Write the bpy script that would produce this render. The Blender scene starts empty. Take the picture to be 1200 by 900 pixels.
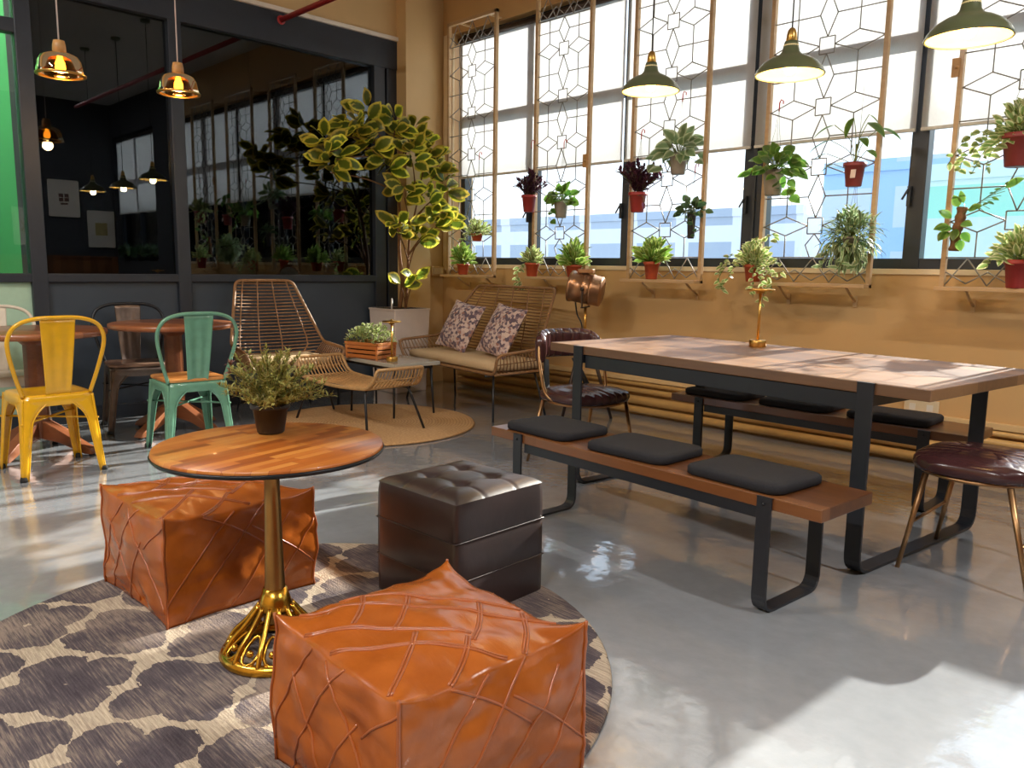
import bpy, math, random
from mathutils import Vector, Matrix, Euler, noise
PI = math.pi
R = math.radians
SC = bpy.context.scene
COL = SC.collection
V = Vector

# ------------------------------------------------------------------ materials
def hexc(r, g, b):
    f = lambda c: (c/255/12.92) if c/255 <= .04045 else ((c/255+.055)/1.055)**2.4
    return (f(r), f(g), f(b), 1)

class NT:
    def __init__(s, name):
        s.m = bpy.data.materials.new(name); s.m.use_nodes = True
        s.t = s.m.node_tree; s.n = s.t.nodes; s.l = s.t.links
        s.bs = s.n['Principled BSDF']; s.out = s.n['Material Output']
    def add(s, typ, **kw):
        n = s.n.new(typ)
        for k, v in kw.items():
            if k.startswith('i_'):
                key = k[2:]
                key = int(key) if key.isdigit() else key.replace('_', ' ')
                n.inputs[key].default_value = v
            else: setattr(n, k, v)
        return n
    def link(s, a, b): s.l.new(a, b)
    def coord(s, kind='Object', scale=(1, 1, 1), rot=(0, 0, 0), loc=(0, 0, 0)):
        tc = s.add('ShaderNodeTexCoord'); mp = s.add('ShaderNodeMapping')
        mp.inputs['Scale'].default_value = scale; mp.inputs['Rotation'].default_value = rot; mp.inputs['Location'].default_value = loc
        s.link(tc.outputs[kind], mp.inputs['Vector']); return mp.outputs[0]
    def noise(s, vec, scale, detail=4, rough=.55, dist=0):
        n = s.add('ShaderNodeTexNoise', i_Scale=scale, i_Detail=detail, i_Roughness=rough, i_Distortion=dist)
        s.link(vec, n.inputs['Vector']); return n
    def ramp(s, fac, stops, interp='LINEAR'):
        n = s.add('ShaderNodeValToRGB'); n.color_ramp.interpolation = interp
        e = n.color_ramp.elements
        while len(e) < len(stops): e.new(.5)
        for i, (p, c) in enumerate(stops): e[i].position = p; e[i].color = c
        s.link(fac, n.inputs[0]); return n.outputs[0]
    def math(s, op, a, b=None, clamp=False):
        n = s.add('ShaderNodeMath', operation=op, use_clamp=clamp)
        for i, x in enumerate((a, b)):
            if x is None: continue
            if hasattr(x, 'default_value') or hasattr(x, 'links'): s.link(x, n.inputs[i])
            else: n.inputs[i].default_value = x
        return n.outputs[0]
    def mix(s, fac, a, b, typ='MIX'):
        n = s.add('ShaderNodeMix', data_type='RGBA', blend_type=typ)
        for x, i in ((fac, 0), (a, 6), (b, 7)):
            if hasattr(x, 'links'): s.link(x, n.inputs[i])
            else: n.inputs[i].default_value = x
        return n.outputs[2]
    def bump(s, h, strength=.3, dist=.01):
        n = s.add('ShaderNodeBump', i_Strength=strength, i_Distance=dist)
        s.link(h, n.inputs['Height']); s.link(n.outputs[0], s.bs.inputs['Normal']); return n
    def base(s, c):
        if hasattr(c, 'links'): s.link(c, s.bs.inputs['Base Color'])
        else: s.bs.inputs['Base Color'].default_value = c

def mat(name, c, rough=.5, metal=0, var=.12, nscale=18, bump=0, spec=.5, coat=0, sub=0, bscale=None, coatr=.1):
    t = NT(name); v = t.coord()
    n = t.noise(v, nscale)
    d = tuple(x*(1-var) for x in c[:3])+(1,); u = tuple(min(1, x*(1+var)) for x in c[:3])+(1,)
    t.base(t.ramp(n.outputs[0], [(.3, d), (.7, u)]))
    b = t.bs.inputs
    b['Roughness'].default_value = rough; b['Metallic'].default_value = metal; b['Specular IOR Level'].default_value = spec
    b['Coat Weight'].default_value = coat; b['Coat Roughness'].default_value = coatr
    if bump: t.bump(t.noise(v, bscale or nscale*3).outputs[0], bump, .005)
    return t.m

def emis(name, c, s):
    t = NT(name); t.base((0, 0, 0, 1))
    t.bs.inputs['Emission Color'].default_value = c; t.bs.inputs['Emission Strength'].default_value = s
    return t.m

def wood(name, dark, mid, light, plank=(.6, .06), rough=.3, axis=0, grain=1.0, coat=.3, spec=.5):
    t = NT(name)
    rot = (0, 0, 0) if axis == 0 else (0, 0, PI/2)
    v = t.coord('Object', rot=rot)
    br = t.add('ShaderNodeTexBrick', i_Scale=1.0, i_Mortar_Size=.0006, i_Brick_Width=plank[0], i_Row_Height=plank[1], i_Bias=0.0)
    br.inputs['Color1'].default_value = (0, 0, 0, 1); br.inputs['Color2'].default_value = (1, 1, 1, 1); br.inputs['Mortar'].default_value = (.15, .15, .15, 1)
    br.offset = .37; br.offset_frequency = 1; br.squash = .7; br.squash_frequency = 3
    t.link(v, br.inputs['Vector'])
    v2 = t.coord('Object', scale=(2.2, 30, 30) if axis == 0 else (30, 2.2, 30))
    n = t.noise(v2, 1.3, 6, .6, .6)
    f = t.math('ADD', t.math('MULTIPLY', br.outputs[0], .62), t.math('MULTIPLY', n.outputs[0], .42*grain))
    t.base(t.ramp(f, [(.12, dark), (.45, mid), (.95, light)]))
    t.bs.inputs['Roughness'].default_value = rough; t.bs.inputs['Coat Weight'].default_value = coat; t.bs.inputs['Coat Roughness'].default_value = .12
    t.bs.inputs['Specular IOR Level'].default_value = spec
    t.bump(n.outputs[0], .06, .003)
    return t.m

def leafmat(name, inner, outer, edge0=.45, edge1=.75, rough=.35, trans=.35, var=.25):
    t = NT(name)
    at = t.add('ShaderNodeAttribute', attribute_name='rim')
    gi = t.add('ShaderNodeNewGeometry')
    nz = t.noise(t.coord(), 40, 3)
    f = t.math('ADD', at.outputs['Fac'], t.math('MULTIPLY', t.math('SUBTRACT', nz.outputs[0], .5), .5))
    c = t.ramp(f, [(edge0, inner), (edge1, outer)])
    hs = t.add('ShaderNodeHueSaturation')
    t.link(c, hs.inputs['Color'])
    t.link(t.math('ADD', t.math('MULTIPLY', gi.outputs['Random Per Island'], var*2), 1-var), hs.inputs['Value'])
    t.link(t.math('ADD', t.math('MULTIPLY', gi.outputs['Random Per Island'], .05), .475), hs.inputs['Hue'])
    t.base(hs.outputs[0])
    t.bs.inputs['Roughness'].default_value = rough
    tr = t.add('ShaderNodeBsdfTranslucent'); t.link(hs.outputs[0], tr.inputs['Color'])
    mx = t.add('ShaderNodeMixShader', i_0=trans)
    t.link(t.bs.outputs[0], mx.inputs[1]); t.link(tr.outputs[0], mx.inputs[2]); t.link(mx.outputs[0], t.out.inputs[0])
    return t.m

def glassmat(name, tint, refl=(1, 1, 1, 1), ior=1.5, rough=0.0, boost=1.0):
    t = NT(name)
    fr = t.add('ShaderNodeFresnel', i_IOR=ior); tr = t.add('ShaderNodeBsdfTransparent', i_Color=tint)
    gl = t.add('ShaderNodeBsdfGlossy', i_Color=refl, i_Roughness=rough)
    mx = t.add('ShaderNodeMixShader')
    t.link(t.math('MULTIPLY', fr.outputs[0], boost, True), mx.inputs[0]); t.link(tr.outputs[0], mx.inputs[1]); t.link(gl.outputs[0], mx.inputs[2])
    t.link(mx.outputs[0], t.out.inputs[0]); return t.m

M = {}
# floor : glossy grey epoxy
def m_floor():
    t = NT('epoxy_floor'); v = t.coord()
    n = t.noise(v, 1.3, 5, .6); n2 = t.noise(v, 14, 4, .6)
    f = t.math('ADD', t.math('MULTIPLY', n.outputs[0], .7), t.math('MULTIPLY', n2.outputs[0], .3))
    t.base(t.ramp(f, [(.3, hexc(134, 138, 143)), (.7, hexc(158, 161, 165))]))
    b = t.bs.inputs; b['Roughness'].default_value = .22; b['Specular IOR Level'].default_value = .6
    b['Coat Weight'].default_value = 1.0; b['Coat Roughness'].default_value = .045; b['Coat IOR'].default_value = 1.75
    h = t.math('ADD', t.noise(v, 5.5, 2, .5).outputs[0], t.math('MULTIPLY', t.noise(v, 26, 3, .6).outputs[0], .16))
    bp = t.bump(h, .16, .02); t.link(bp.outputs[0], b['Coat Normal']); return t.m
M['floor'] = m_floor()
M['tan'] = mat('ochre_wall_paint', hexc(206, 166, 112), .55, var=.04, nscale=2.5, bump=.04, bscale=90)
M['tan_pale'] = mat('cream_wall_paint', hexc(214, 180, 128), .55, var=.03, nscale=2.5)
M['cream'] = mat('cream_trim_paint', hexc(226, 205, 170), .5, var=.03)
M['white_trim'] = mat('white_trim_paint', hexc(232, 222, 208), .5, var=.03)
M['ceiling'] = mat('ceiling_paint', hexc(206, 200, 192), .8, var=.05, nscale=2)
M['charcoal_wall'] = mat('charcoal_wall_paint', hexc(62, 64, 68), .7, var=.06, nscale=3)
M['wains'] = wood('wainscot_wood', hexc(96, 58, 34), hexc(128, 80, 46), hexc(158, 104, 62), (1.2, .12), .45)
M['dark_frame'] = mat('dark_frame_paint', hexc(42, 48, 58), .4, var=.06)
M['dark_panel'] = mat('dark_panel_paint', hexc(60, 70, 82), .38, var=.05, nscale=3)
M['mint_panel'] = mat('mint_panel_paint', hexc(176, 208, 186), .5, var=.04)
M['green_wall'] = mat('green_wall_paint', hexc(70, 156, 92), .6, var=.05)
M['void'] = mat('dark_room_paint', hexc(38, 38, 40), .9, var=.05)
M['win_frame'] = mat('black_aluminium', hexc(40, 46, 56), .4, var=.05)
M['glass'] = glassmat('window_glass', (.97, .985, .98, 1), ior=1.25)
M['dark_glass'] = glassmat('tinted_glass', (.42, .44, .46, 1), (.84, .92, 1, 1), ior=1.65, boost=1.1)
M['clear_glass'] = glassmat('door_glass', (.86, .9, .88, 1), (.9, .95, 1, 1), ior=1.5)
M['brass'] = mat('brushed_brass', hexc(214, 168, 92), .28, 1, var=.08)
M['brass_old'] = mat('antique_gilt_brass', hexc(206, 158, 62), .25, 1, var=.2, nscale=40)
M['bronze'] = mat('dull_bronze', hexc(176, 136, 96), .38, 1, var=.1)
M['column_brass'] = mat('column_brass', hexc(188, 148, 92), .36, 1, var=.08)
M['black_steel'] = mat('black_powdercoat', hexc(34, 37, 43), .42, var=.08)
M['black_fabric'] = mat('black_cushion_fabric', hexc(43, 43, 47), .85, var=.15, nscale=150, bump=.2, spec=.25)
M['table_wood'] = wood('table_wood', hexc(82, 52, 30), hexc(120, 82, 50), hexc(150, 110, 72), (1.5, .125), .42, coat=.0, spec=1.0)
M['bench_wood'] = wood('bench_wood', hexc(72, 40, 19), hexc(106, 62, 31), hexc(130, 82, 46), (1.4, .12), .33, coat=.3)
M['block_wood'] = wood('butcher_block', hexc(120, 56, 16), hexc(178, 98, 34), hexc(208, 140, 64), (.17, .03), .38, axis=1, grain=1.0, coat=.12)
M['cafe_wood'] = wood('cafe_table_wood', hexc(100, 54, 32), hexc(136, 80, 48), hexc(164, 104, 66), (.9, .1), .35, coat=.25)
M['seat_wood'] = wood('chair_seat_wood', hexc(150, 88, 38), hexc(196, 128, 64), hexc(220, 160, 92), (.5, .07), .35, coat=.2)
M['seat_wood_dark'] = wood('worn_seat_wood', hexc(84, 58, 44), hexc(120, 88, 68), hexc(146, 114, 92), (.5, .07), .5, coat=.1)
M['gunmetal'] = mat('gunmetal_sheet', hexc(112, 98, 90), .38, .75, var=.2, nscale=12)
M['dark_tube'] = mat('dark_steel_tube', hexc(52, 54, 58), .35, .7, var=.1)
M['yellow'] = mat('yellow_enamel', hexc(230, 172, 22), .3, var=.06, coat=.4)
M['green'] = mat('sage_enamel', hexc(104, 154, 128), .35, var=.1, coat=.3)
M['white_enamel'] = mat('white_enamel', hexc(226, 216, 200), .35, var=.05, coat=.3)
M['rubber'] = mat('black_rubber', hexc(24, 24, 25), .8)
def m_leather(name, a, b, rough=.27, wr=.35, fine=.12, spec=.45):
    t = NT(name); v = t.coord()
    n = t.noise(v, 7, 5, .6)
    t.base(t.ramp(n.outputs[0], [(.28, a), (.72, b)]))
    bi = t.bs.inputs; bi['Roughness'].default_value = rough; bi['Specular IOR Level'].default_value = spec
    bi['Coat Weight'].default_value = .15; bi['Coat Roughness'].default_value = .25
    w = t.noise(t.coord('Object', scale=(1, 2.6, 1.4), rot=(.2, .1, .8)), 6, 4, .55, 1.5)
    vo = t.add('ShaderNodeTexVoronoi', i_Scale=260); t.link(v, vo.inputs['Vector'])
    h = t.math('ADD', t.math('MULTIPLY', w.outputs[0], wr), t.math('MULTIPLY', vo.outputs[0], fine*.1))
    t.bump(h, .28, .02); return t.m
M['leather'] = m_leather('cognac_leather', hexc(148, 72, 18), hexc(182, 98, 34))
M['leather_trim'] = mat('leather_piping', hexc(166, 88, 42), .3, var=.1, coat=.3)
M['brown_leather'] = m_leather('dark_brown_leather', hexc(33, 20, 20), hexc(46, 28, 27), .4, .12, .1, .8)
M['plum_leather'] = m_leather('plum_vinyl', hexc(58, 32, 34), hexc(78, 46, 46), .22, .05, .05)
M['rattan'] = mat('rattan_cane', hexc(146, 108, 72), .5, var=.22, nscale=60)
M['rattan_pale'] = mat('rattan_cane_pale', hexc(186, 146, 98), .5, var=.2, nscale=60)
M['linen'] = mat('beige_linen', hexc(206, 178, 140), .85, var=.08, nscale=120, bump=.15, spec=.2)
M['planter'] = mat('matt_grey_planter', hexc(222, 208, 200), .5, var=.03)
M['soil'] = mat('potting_soil', hexc(58, 42, 32), .95, var=.4, nscale=120, bump=.6)
M['terracotta'] = mat('terracotta_plastic', hexc(190, 84, 52), .5, var=.08)
M['red_pot'] = mat('red_plastic', hexc(168, 58, 56), .45, var=.08)
M['burgundy_pot'] = mat('burgundy_plastic', hexc(142, 62, 62), .45, var=.08)
M['grey_pot'] = mat('grey_plastic', hexc(158, 150, 140), .5, var=.08)
M['black_pot'] = mat('black_plastic', hexc(46, 42, 42), .5, var=.1)
M['sticker'] = mat('pale_sticker', hexc(226, 206, 196), .6, var=.03)
M['frame_wood'] = wood('blond_frame_wood', hexc(182, 146, 104), hexc(208, 174, 130), hexc(224, 196, 154), (2.2, .5), .45, coat=.1)
M['wire'] = mat('white_grille_wire', hexc(150, 146, 140), .45, .2, var=.05)
M['red_plastic'] = mat('red_hook_plastic', hexc(196, 60, 56), .4)
M['thin_wire'] = mat('grey_hanger_wire', hexc(120, 116, 112), .4, .5)
M['pend_green'] = mat('olive_enamel', hexc(92, 98, 66), .35, var=.06, coat=.3)
M['pend_in'] = mat('cream_enamel', hexc(246, 226, 168), .45, var=.02)
M['bulb'] = emis('warm_bulb', (1, .62, .2, 1), 14)
M['wood_cap'] = mat('lamp_cap_wood', hexc(188, 140, 84), .45, var=.15, nscale=30)
M['cord_white'] = mat('white_cord', hexc(206, 196, 190), .6)
M['cord_black'] = mat('black_cord', hexc(40, 38, 36), .6)
M['amber'] = glassmat('amber_glass', (.86, .56, .2, 1), (1, .85, .6, 1), 1.45, 0)
M['red_pipe'] = mat('red_pipe_paint', hexc(176, 40, 44), .4)
M['stone'] = mat('grey_marble', hexc(178, 176, 166), .12, var=.14, nscale=7, coat=.5)
M['crate'] = wood('crate_wood', hexc(150, 82, 36), hexc(190, 112, 54), hexc(210, 136, 76), (.5, .05), .5, coat=.05)
M['copper'] = mat('aged_copper_shell', hexc(170, 128, 96), .32, .85, var=.15, nscale=15)
M['dark_metal'] = mat('dark_bronze', hexc(72, 60, 54), .4, .7, var=.12)
M['paper'] = mat('print_paper', hexc(226, 214, 200), .7, var=.03)
M['ink_dark'] = mat('print_ink_dark', hexc(110, 70, 60), .7, var=.2)
M['ink_gold'] = mat('print_ink_gold', hexc(190, 164, 104), .7, var=.2)
M['pipe_tan'] = mat('tan_pipe_paint', hexc(206, 164, 102), .4, var=.05)
M['lens'] = emis('fill_diffuser_glow', (1, .93, .82, 1), 9)  # glowing diffuser of the added ceiling fill lamps
M['steel_white'] = mat('white_steel', hexc(210, 206, 198), .4)
# foliage
M['ficus'] = leafmat('rubber_plant_leaf', hexc(98, 112, 34), hexc(226, 212, 80), .5, .78, .3, .4)
M['bark'] = mat('plant_bark', hexc(122, 84, 52), .8, var=.25, nscale=40, bump=.3)
M['lime'] = leafmat('lime_leaf', hexc(122, 158, 58), hexc(206, 222, 138), .5, .9, .4, .4)
M['varieg'] = leafmat('cream_variegated_leaf', hexc(134, 158, 84), hexc(226, 226, 170), .35, .8, .45, .4)
M['purple'] = leafmat('purple_leaf', hexc(74, 40, 58), hexc(112, 66, 86), .4, .9, .45, .3)
M['pothos'] = leafmat('pothos_leaf', hexc(88, 128, 50), hexc(142, 172, 84), .5, 1.0, .3, .4)
M['deepgreen'] = leafmat('deep_green_leaf', hexc(58, 84, 52), hexc(92, 116, 74), .5, 1.0, .35, .3)
M['silvergreen'] = leafmat('silver_green_leaf', hexc(126, 152, 104), hexc(206, 216, 176), .4, .9, .45, .4)
M['heather'] = leafmat('olive_sprig_leaf', hexc(132, 126, 62), hexc(188, 178, 106), .2, .9, .6, .35)
M['petal'] = leafmat('dried_flower_petal', hexc(112, 72, 66), hexc(160, 112, 100), .2, .9, .7, .2)
M['stem'] = mat('green_stem', hexc(112, 124, 62), .6, var=.2)

def m_rug():
    t = NT('trellis_rug')
    tc = t.coord('Object', rot=(0, 0, R(-43)))
    nd = t.noise(tc, 9, 3, .6)
    sv = t.add('ShaderNodeVectorMath', operation='MULTIPLY_ADD'); t.link(nd.outputs['Color'], sv.inputs[0])
    sv.inputs[1].default_value = (.06, .06, 0); t.link(tc, sv.inputs[2])
    sx = t.add('ShaderNodeSeparateXYZ'); t.link(sv.outputs[0], sx.inputs[0])
    cell = .33
    fx = t.math('ABSOLUTE', t.math('SUBTRACT', t.math('FRACT', t.math('ADD', t.math('DIVIDE', sx.outputs[0], cell), 50.0)), .5))
    fy = t.math('ABSOLUTE', t.math('SUBTRACT', t.math('FRACT', t.math('ADD', t.math('DIVIDE', sx.outputs[1], cell), 50.0)), .5))
    def dist(a, b):
        p = t.math('SUBTRACT', fx, a); q = t.math('SUBTRACT', fy, b)
        return t.math('SQRT', t.math('ADD', t.math('MULTIPLY', p, p), t.math('MULTIPLY', q, q)))
    dmin = dist(.2, .2)
    fade = t.noise(t.coord('Object', scale=(1, 3.5, 1), rot=(0, 0, R(38))), 6, 5, .7)
    thr = t.math('ADD', t.math('MULTIPLY', fade.outputs[0], -.2), .375)
    line = t.math('GREATER_THAN', dmin, thr)
    streak = t.noise(t.coord('Object', scale=(3, 60, 1), rot=(0, 0, R(42))), 3, 5, .7)
    patch = t.noise(tc, 2.6, 4, .6)
    g = t.math('ADD', t.math('MULTIPLY', streak.outputs[0], .5), t.math('MULTIPLY', patch.outputs[0], .55))
    dark = t.ramp(g, [(.38, hexc(66, 59, 66)), (.5, hexc(88, 80, 84)), (.62, hexc(150, 134, 122))])
    light = t.ramp(streak.outputs[0], [(.3, hexc(132, 116, 104)), (.64, hexc(206, 190, 166))])
    t.base(t.mix(line, dark, light))
    t.bs.inputs['Roughness'].default_value = .95; t.bs.inputs['Specular IOR Level'].default_value = .15
    t.bump(t.noise(tc, 160, 3).outputs[0], .6, .01); return t.m
M['rug'] = m_rug()
def m_jute():
    t = NT('jute_rug'); v = t.coord()
    w = t.add('ShaderNodeTexWave', wave_type='RINGS', rings_direction='Z', i_Scale=14, i_Distortion=.6)
    w.inputs['Detail'].default_value = 2; t.link(v, w.inputs['Vector'])
    n = t.noise(v, 60, 4, .7)
    f = t.math('ADD', t.math('MULTIPLY', w.outputs[1], .16), t.math('MULTIPLY', n.outputs[0], .8))
    t.base(t.ramp(f, [(.25, hexc(166, 118, 70)), (.7, hexc(216, 178, 128))]))
    t.bs.inputs['Roughness'].default_value = .95; t.bump(f, .8, .012); return t.m
M['jute'] = m_jute()
def m_floral():
    t = NT('floral_cushion'); v = t.coord()
    vo = t.add('ShaderNodeTexVoronoi', i_Scale=46)
    nd = t.noise(v, 14, 3); sv = t.add('ShaderNodeVectorMath', operation='MULTIPLY_ADD'); t.link(nd.outputs['Color'], sv.inputs[0]); sv.inputs[1].default_value = (.03, .03, .03); t.link(v, sv.inputs[2])
    t.link(sv.outputs[0], vo.inputs['Vector'])
    sx = t.add('ShaderNodeSeparateColor'); t.link(vo.outputs['Color'], sx.inputs[0])
    t.base(t.ramp(sx.outputs[0], [(0, hexc(108, 94, 106)), (.25, hexc(206, 182, 174)), (.45, hexc(132, 112, 122)), (.6, hexc(216, 194, 184)), (.82, hexc(164, 122, 110)), (.9, hexc(180, 152, 150))], 'CONSTANT'))
    t.bs.inputs['Roughness'].default_value = .8; t.bs.inputs['Specular IOR Level'].default_value = .2; return t.m
M['floral'] = m_floral()
def m_blind():
    t = NT('translucent_blind_fabric'); t.base(hexc(236, 234, 232))
    n = t.noise(t.coord('Object', scale=(1, 1, .3)), 160, 2)
    t.bs.inputs['Roughness'].default_value = .9; t.bs.inputs['Specular IOR Level'].default_value = .1
    tr = t.add('ShaderNodeBsdfTranslucent'); t.link(t.ramp(n.outputs[0], [(.3, (.88, .88, .88, 1)), (.7, (.95, .95, .95, 1))]), tr.inputs[0])
    tp = t.add('ShaderNodeBsdfTransparent')
    m1 = t.add('ShaderNodeMixShader', i_0=.55); t.link(t.bs.outputs[0], m1.inputs[1]); t.link(tr.outputs[0], m1.inputs[2])
    m2 = t.add('ShaderNodeMixShader', i_0=.05); t.link(m1.outputs[0], m2.inputs[1]); t.link(tp.outputs[0], m2.inputs[2])
    t.link(m2.outputs[0], t.out.inputs[0]); return t.m
M['blind'] = m_blind()
def m_building(name, wall, glassc, sx, sz):
    t = NT(name); v = t.coord()
    br = t.add('ShaderNodeTexBrick', i_Scale=1, i_Mortar_Size=.3, i_Brick_Width=sx, i_Row_Height=sz, i_Mortar_Smooth=.02)
    br.offset = 0; br.inputs['Color1'].default_value = glassc; br.inputs['Color2'].default_value = tuple(x*.85 for x in glassc[:3])+(1,); br.inputs['Mortar'].default_value = wall
    mp = t.coord('Object', rot=(PI/2, 0, 0)); t.link(mp, br.inputs['Vector'])
    t.base(br.outputs[0]); t.bs.inputs['Roughness'].default_value = .7; return t.m
M['bld_white'] = m_building('pale_building', hexc(214, 220, 228), hexc(172, 186, 204), 2.4, 1.5)
M['bld_blue'] = m_building('blue_building', hexc(150, 184, 222), hexc(190, 206, 224), 2.0, 1.6)
M['bld_teal'] = m_building('teal_building', hexc(140, 206, 192), hexc(184, 214, 218), 2.6, 1.5)
M['ground'] = mat('street_ground', hexc(150, 150, 148), .9)

# ------------------------------------------------------------------ mesh builder
class MB:
    def __init__(s): s.v = []; s.f = []; s.rim = []; s.sm = []
    def _p(s, vs, fs, rim=0.0, smooth=True):
        o = len(s.v); s.v += [tuple(v) for v in vs]
        s.rim += (list(rim) if isinstance(rim, (list, tuple)) else [rim]*len(vs))
        s.f += [tuple(i+o for i in f) for f in fs]; s.sm += [smooth]*len(fs); return s
    def box(s, c, d, rot=None, taper=1.0):
        c = V(c); x, y, z = d[0]/2, d[1]/2, d[2]/2
        vs = []
        for sz in (-1, 1):
            k = taper if sz > 0 else 1
            for sx, sy in ((-1, -1), (1, -1), (1, 1), (-1, 1)): vs.append(V((sx*x*k, sy*y*k, sz*z)))
        if rot is not None:
            m = rot if isinstance(rot, Matrix) else Euler(rot).to_matrix()
            vs = [m @ v for v in vs]
        return s._p([v+c for v in vs], [(3, 2, 1, 0), (4, 5, 6, 7), (0, 1, 5, 4), (1, 2, 6, 5), (2, 3, 7, 6), (3, 0, 4, 7)], smooth=False)
    def b2(s, lo, hi): return s.box([(a+b)/2 for a, b in zip(lo, hi)], [b-a for a, b in zip(lo, hi)])
    def bar(s, a, b, w, h, up=(0, 0, 1)):
        a, b = V(a), V(b); d = b-a; L = d.length; d.normalize(); u = V(up)
        sx = d.cross(u)
        if sx.length < 1e-4: sx = d.cross(V((1, 0, 0)))
        sx.normalize(); u = sx.cross(d)
        m = Matrix((sx, d, u)).transposed()
        return s.box((a+b)/2, (w, L, h), m)
    def tube(s, pts, r, n=8, closed=False, caps=True):
        pts = [V(p) for p in pts]; N = len(pts)
        rs = r if isinstance(r, (list, tuple)) else [r]*N
        up = None; vs = []
        for i, p in enumerate(pts):
            if closed: d = pts[(i+1) % N]-pts[i-1]
            else: d = pts[min(i+1, N-1)]-pts[max(i-1, 0)]
            if d.length < 1e-9: d = V((0, 0, 1))
            d.normalize()
            if up is None:
                up = V((0, 0, 1)) if abs(d.z) < .9 else V((1, 0, 0))
            sx = d.cross(up)
            if sx.length < 1e-5: sx = d.orthogonal()
            sx.normalize(); up = sx.cross(d).normalized()
            for k in range(n):
                a = 2*PI*k/n; vs.append(p+(sx*math.cos(a)+up*math.sin(a))*rs[i])
        fs = []
        for i in range(N if closed else N-1):
            j = (i+1) % N
            for k in range(n):
                k2 = (k+1) % n; fs.append((i*n+k, j*n+k, j*n+k2, i*n+k2))
        if caps and not closed:
            fs.append(tuple(range(n))); fs.append(tuple(range((N-1)*n, N*n))[::-1])
        return s._p(vs, fs)
    def cyl(s, a, b, r, r2=None, n=16): return s.tube([a, b], [r, r if r2 is None else r2], n)
    def lathe(s, prof, c=(0, 0, 0), n=32, m=None, cap=False):
        c = V(c); vs = []; fs = []
        for (r, z) in prof:
            for k in range(n):
                a = 2*PI*k/n; p = V((r*math.cos(a), r*math.sin(a), z))
                if m: p = m @ p
                vs.append(p+c)
        for i in range(len(prof)-1):
            for k in range(n):
                k2 = (k+1) % n; fs.append((i*n+k, i*n+k2, (i+1)*n+k2, (i+1)*n+k))
        if cap and prof[0][0] > 1e-5: fs.append(tuple(range(n))[::-1])
        if cap and prof[-1][0] > 1e-5: fs.append(tuple(range((len(prof)-1)*n, len(prof)*n)))
        return s._p(vs, fs)
    def sphere(s, c, r, n=12, sc=(1, 1, 1)):
        c = V(c); prof = [(max(1e-6, math.sin(PI*i/n)), -math.cos(PI*i/n)) for i in range(n+1)]
        vs = []; fs = []; m = n+4
        for (q, z) in prof:
            for k in range(m):
                a = 2*PI*k/m; vs.append(c+V((q*math.cos(a)*r*sc[0], q*math.sin(a)*r*sc[1], z*r*sc[2])))
        for i in range(n):
            for k in range(m):
                k2 = (k+1) % m; fs.append((i*m+k, i*m+k2, (i+1)*m+k2, (i+1)*m+k))
        return s._p(vs, fs)
    def grid(s, fn, nu, nv, closed_u=False, rim=None):
        vs = [fn(i/(nu if closed_u else nu-1), j/(nv-1)) for j in range(nv) for i in range(nu)]
        fs = []
        for j in range(nv-1):
            for i in range(nu if closed_u else nu-1):
                i2 = (i+1) % nu; fs.append((j*nu+i, j*nu+i2, (j+1)*nu+i2, (j+1)*nu+i))
        return s._p(vs, fs)
    def sheet(s, fn, nu, nv, th):
        """grid with thickness"""
        P = [[V(fn(i/(nu-1), j/(nv-1))) for i in range(nu)] for j in range(nv)]
        def nrm(i, j):
            a = P[j][min(i+1, nu-1)]-P[j][max(i-1, 0)]; b = P[min(j+1, nv-1)][i]-P[max(j-1, 0)][i]
            q = a.cross(b); return q.normalized() if q.length > 1e-12 else V((0, 0, 1))
        vs = []
        for sg in (1, -1):
            for j in range(nv):
                for i in range(nu): vs.append(P[j][i]+nrm(i, j)*sg*th/2)
        o = nu*nv; fs = []
        for j in range(nv-1):
            for i in range(nu-1):
                a, b, c, d = j*nu+i, j*nu+i+1, (j+1)*nu+i+1, (j+1)*nu+i
                fs.append((a, b, c, d)); fs.append((d+o, c+o, b+o, a+o))
        edge = [(i, 0) for i in range(nu)]+[(nu-1, j) for j in range(1, nv)]+[(i, nv-1) for i in range(nu-2, -1, -1)]+[(0, j) for j in range(nv-2, 0, -1)]
        ids = [j*nu+i for i, j in edge]
        for k in range(len(ids)):
            a, b = ids[k], ids[(k+1) % len(ids)]; fs.append((b, a, a+o, b+o))
        return s._p(vs, fs)
    def prism(s, poly, z0, z1):
        n = len(poly); vs = [(x, y, z0) for x, y in poly]+[(x, y, z1) for x, y in poly]
        fs = [tuple(range(n))[::-1], tuple(range(n, 2*n))]+[(i, (i+1) % n, n+(i+1) % n, n+i) for i in range(n)]
        return s._p(vs, fs, smooth=False)
    def leaf(s, base, d, up, L, W, bend=.3, fold=.25, seg=5, shape=0.45, tip=1.0):
        base, d, up = V(base), V(d).normalized(), V(up)
        sx = d.cross(up)
        if sx.length < 1e-3: sx = d.orthogonal()
        sx.normalize(); up = sx.cross(d).normalized()
        vs = []; rim = []; p = base.copy(); ang = 0
        for i in range(seg+1):
            t = i/seg
            w = W*.5*(math.sin(PI*min(1, t**(math.log(.5)/math.log(shape))))**.8 if 0 < t < 1 else .04)
            dd = d*math.cos(ang)-up*math.sin(ang); uu = up*math.cos(ang)+d*math.sin(ang)
            er = .25 if i in (0,) else 1.0
            vs += [p-sx*w+uu*w*fold*2, p, p+sx*w+uu*w*fold*2]; rim += [er, 0.0 if t < .85 else .6, er]
            p = p+dd*(L/seg); ang += bend/seg
        fs = []
        for i in range(seg):
            a = i*3; fs += [(a, a+1, a+4, a+3), (a+1, a+2, a+5, a+4)]
        return s._p(vs, fs, rim)
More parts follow.
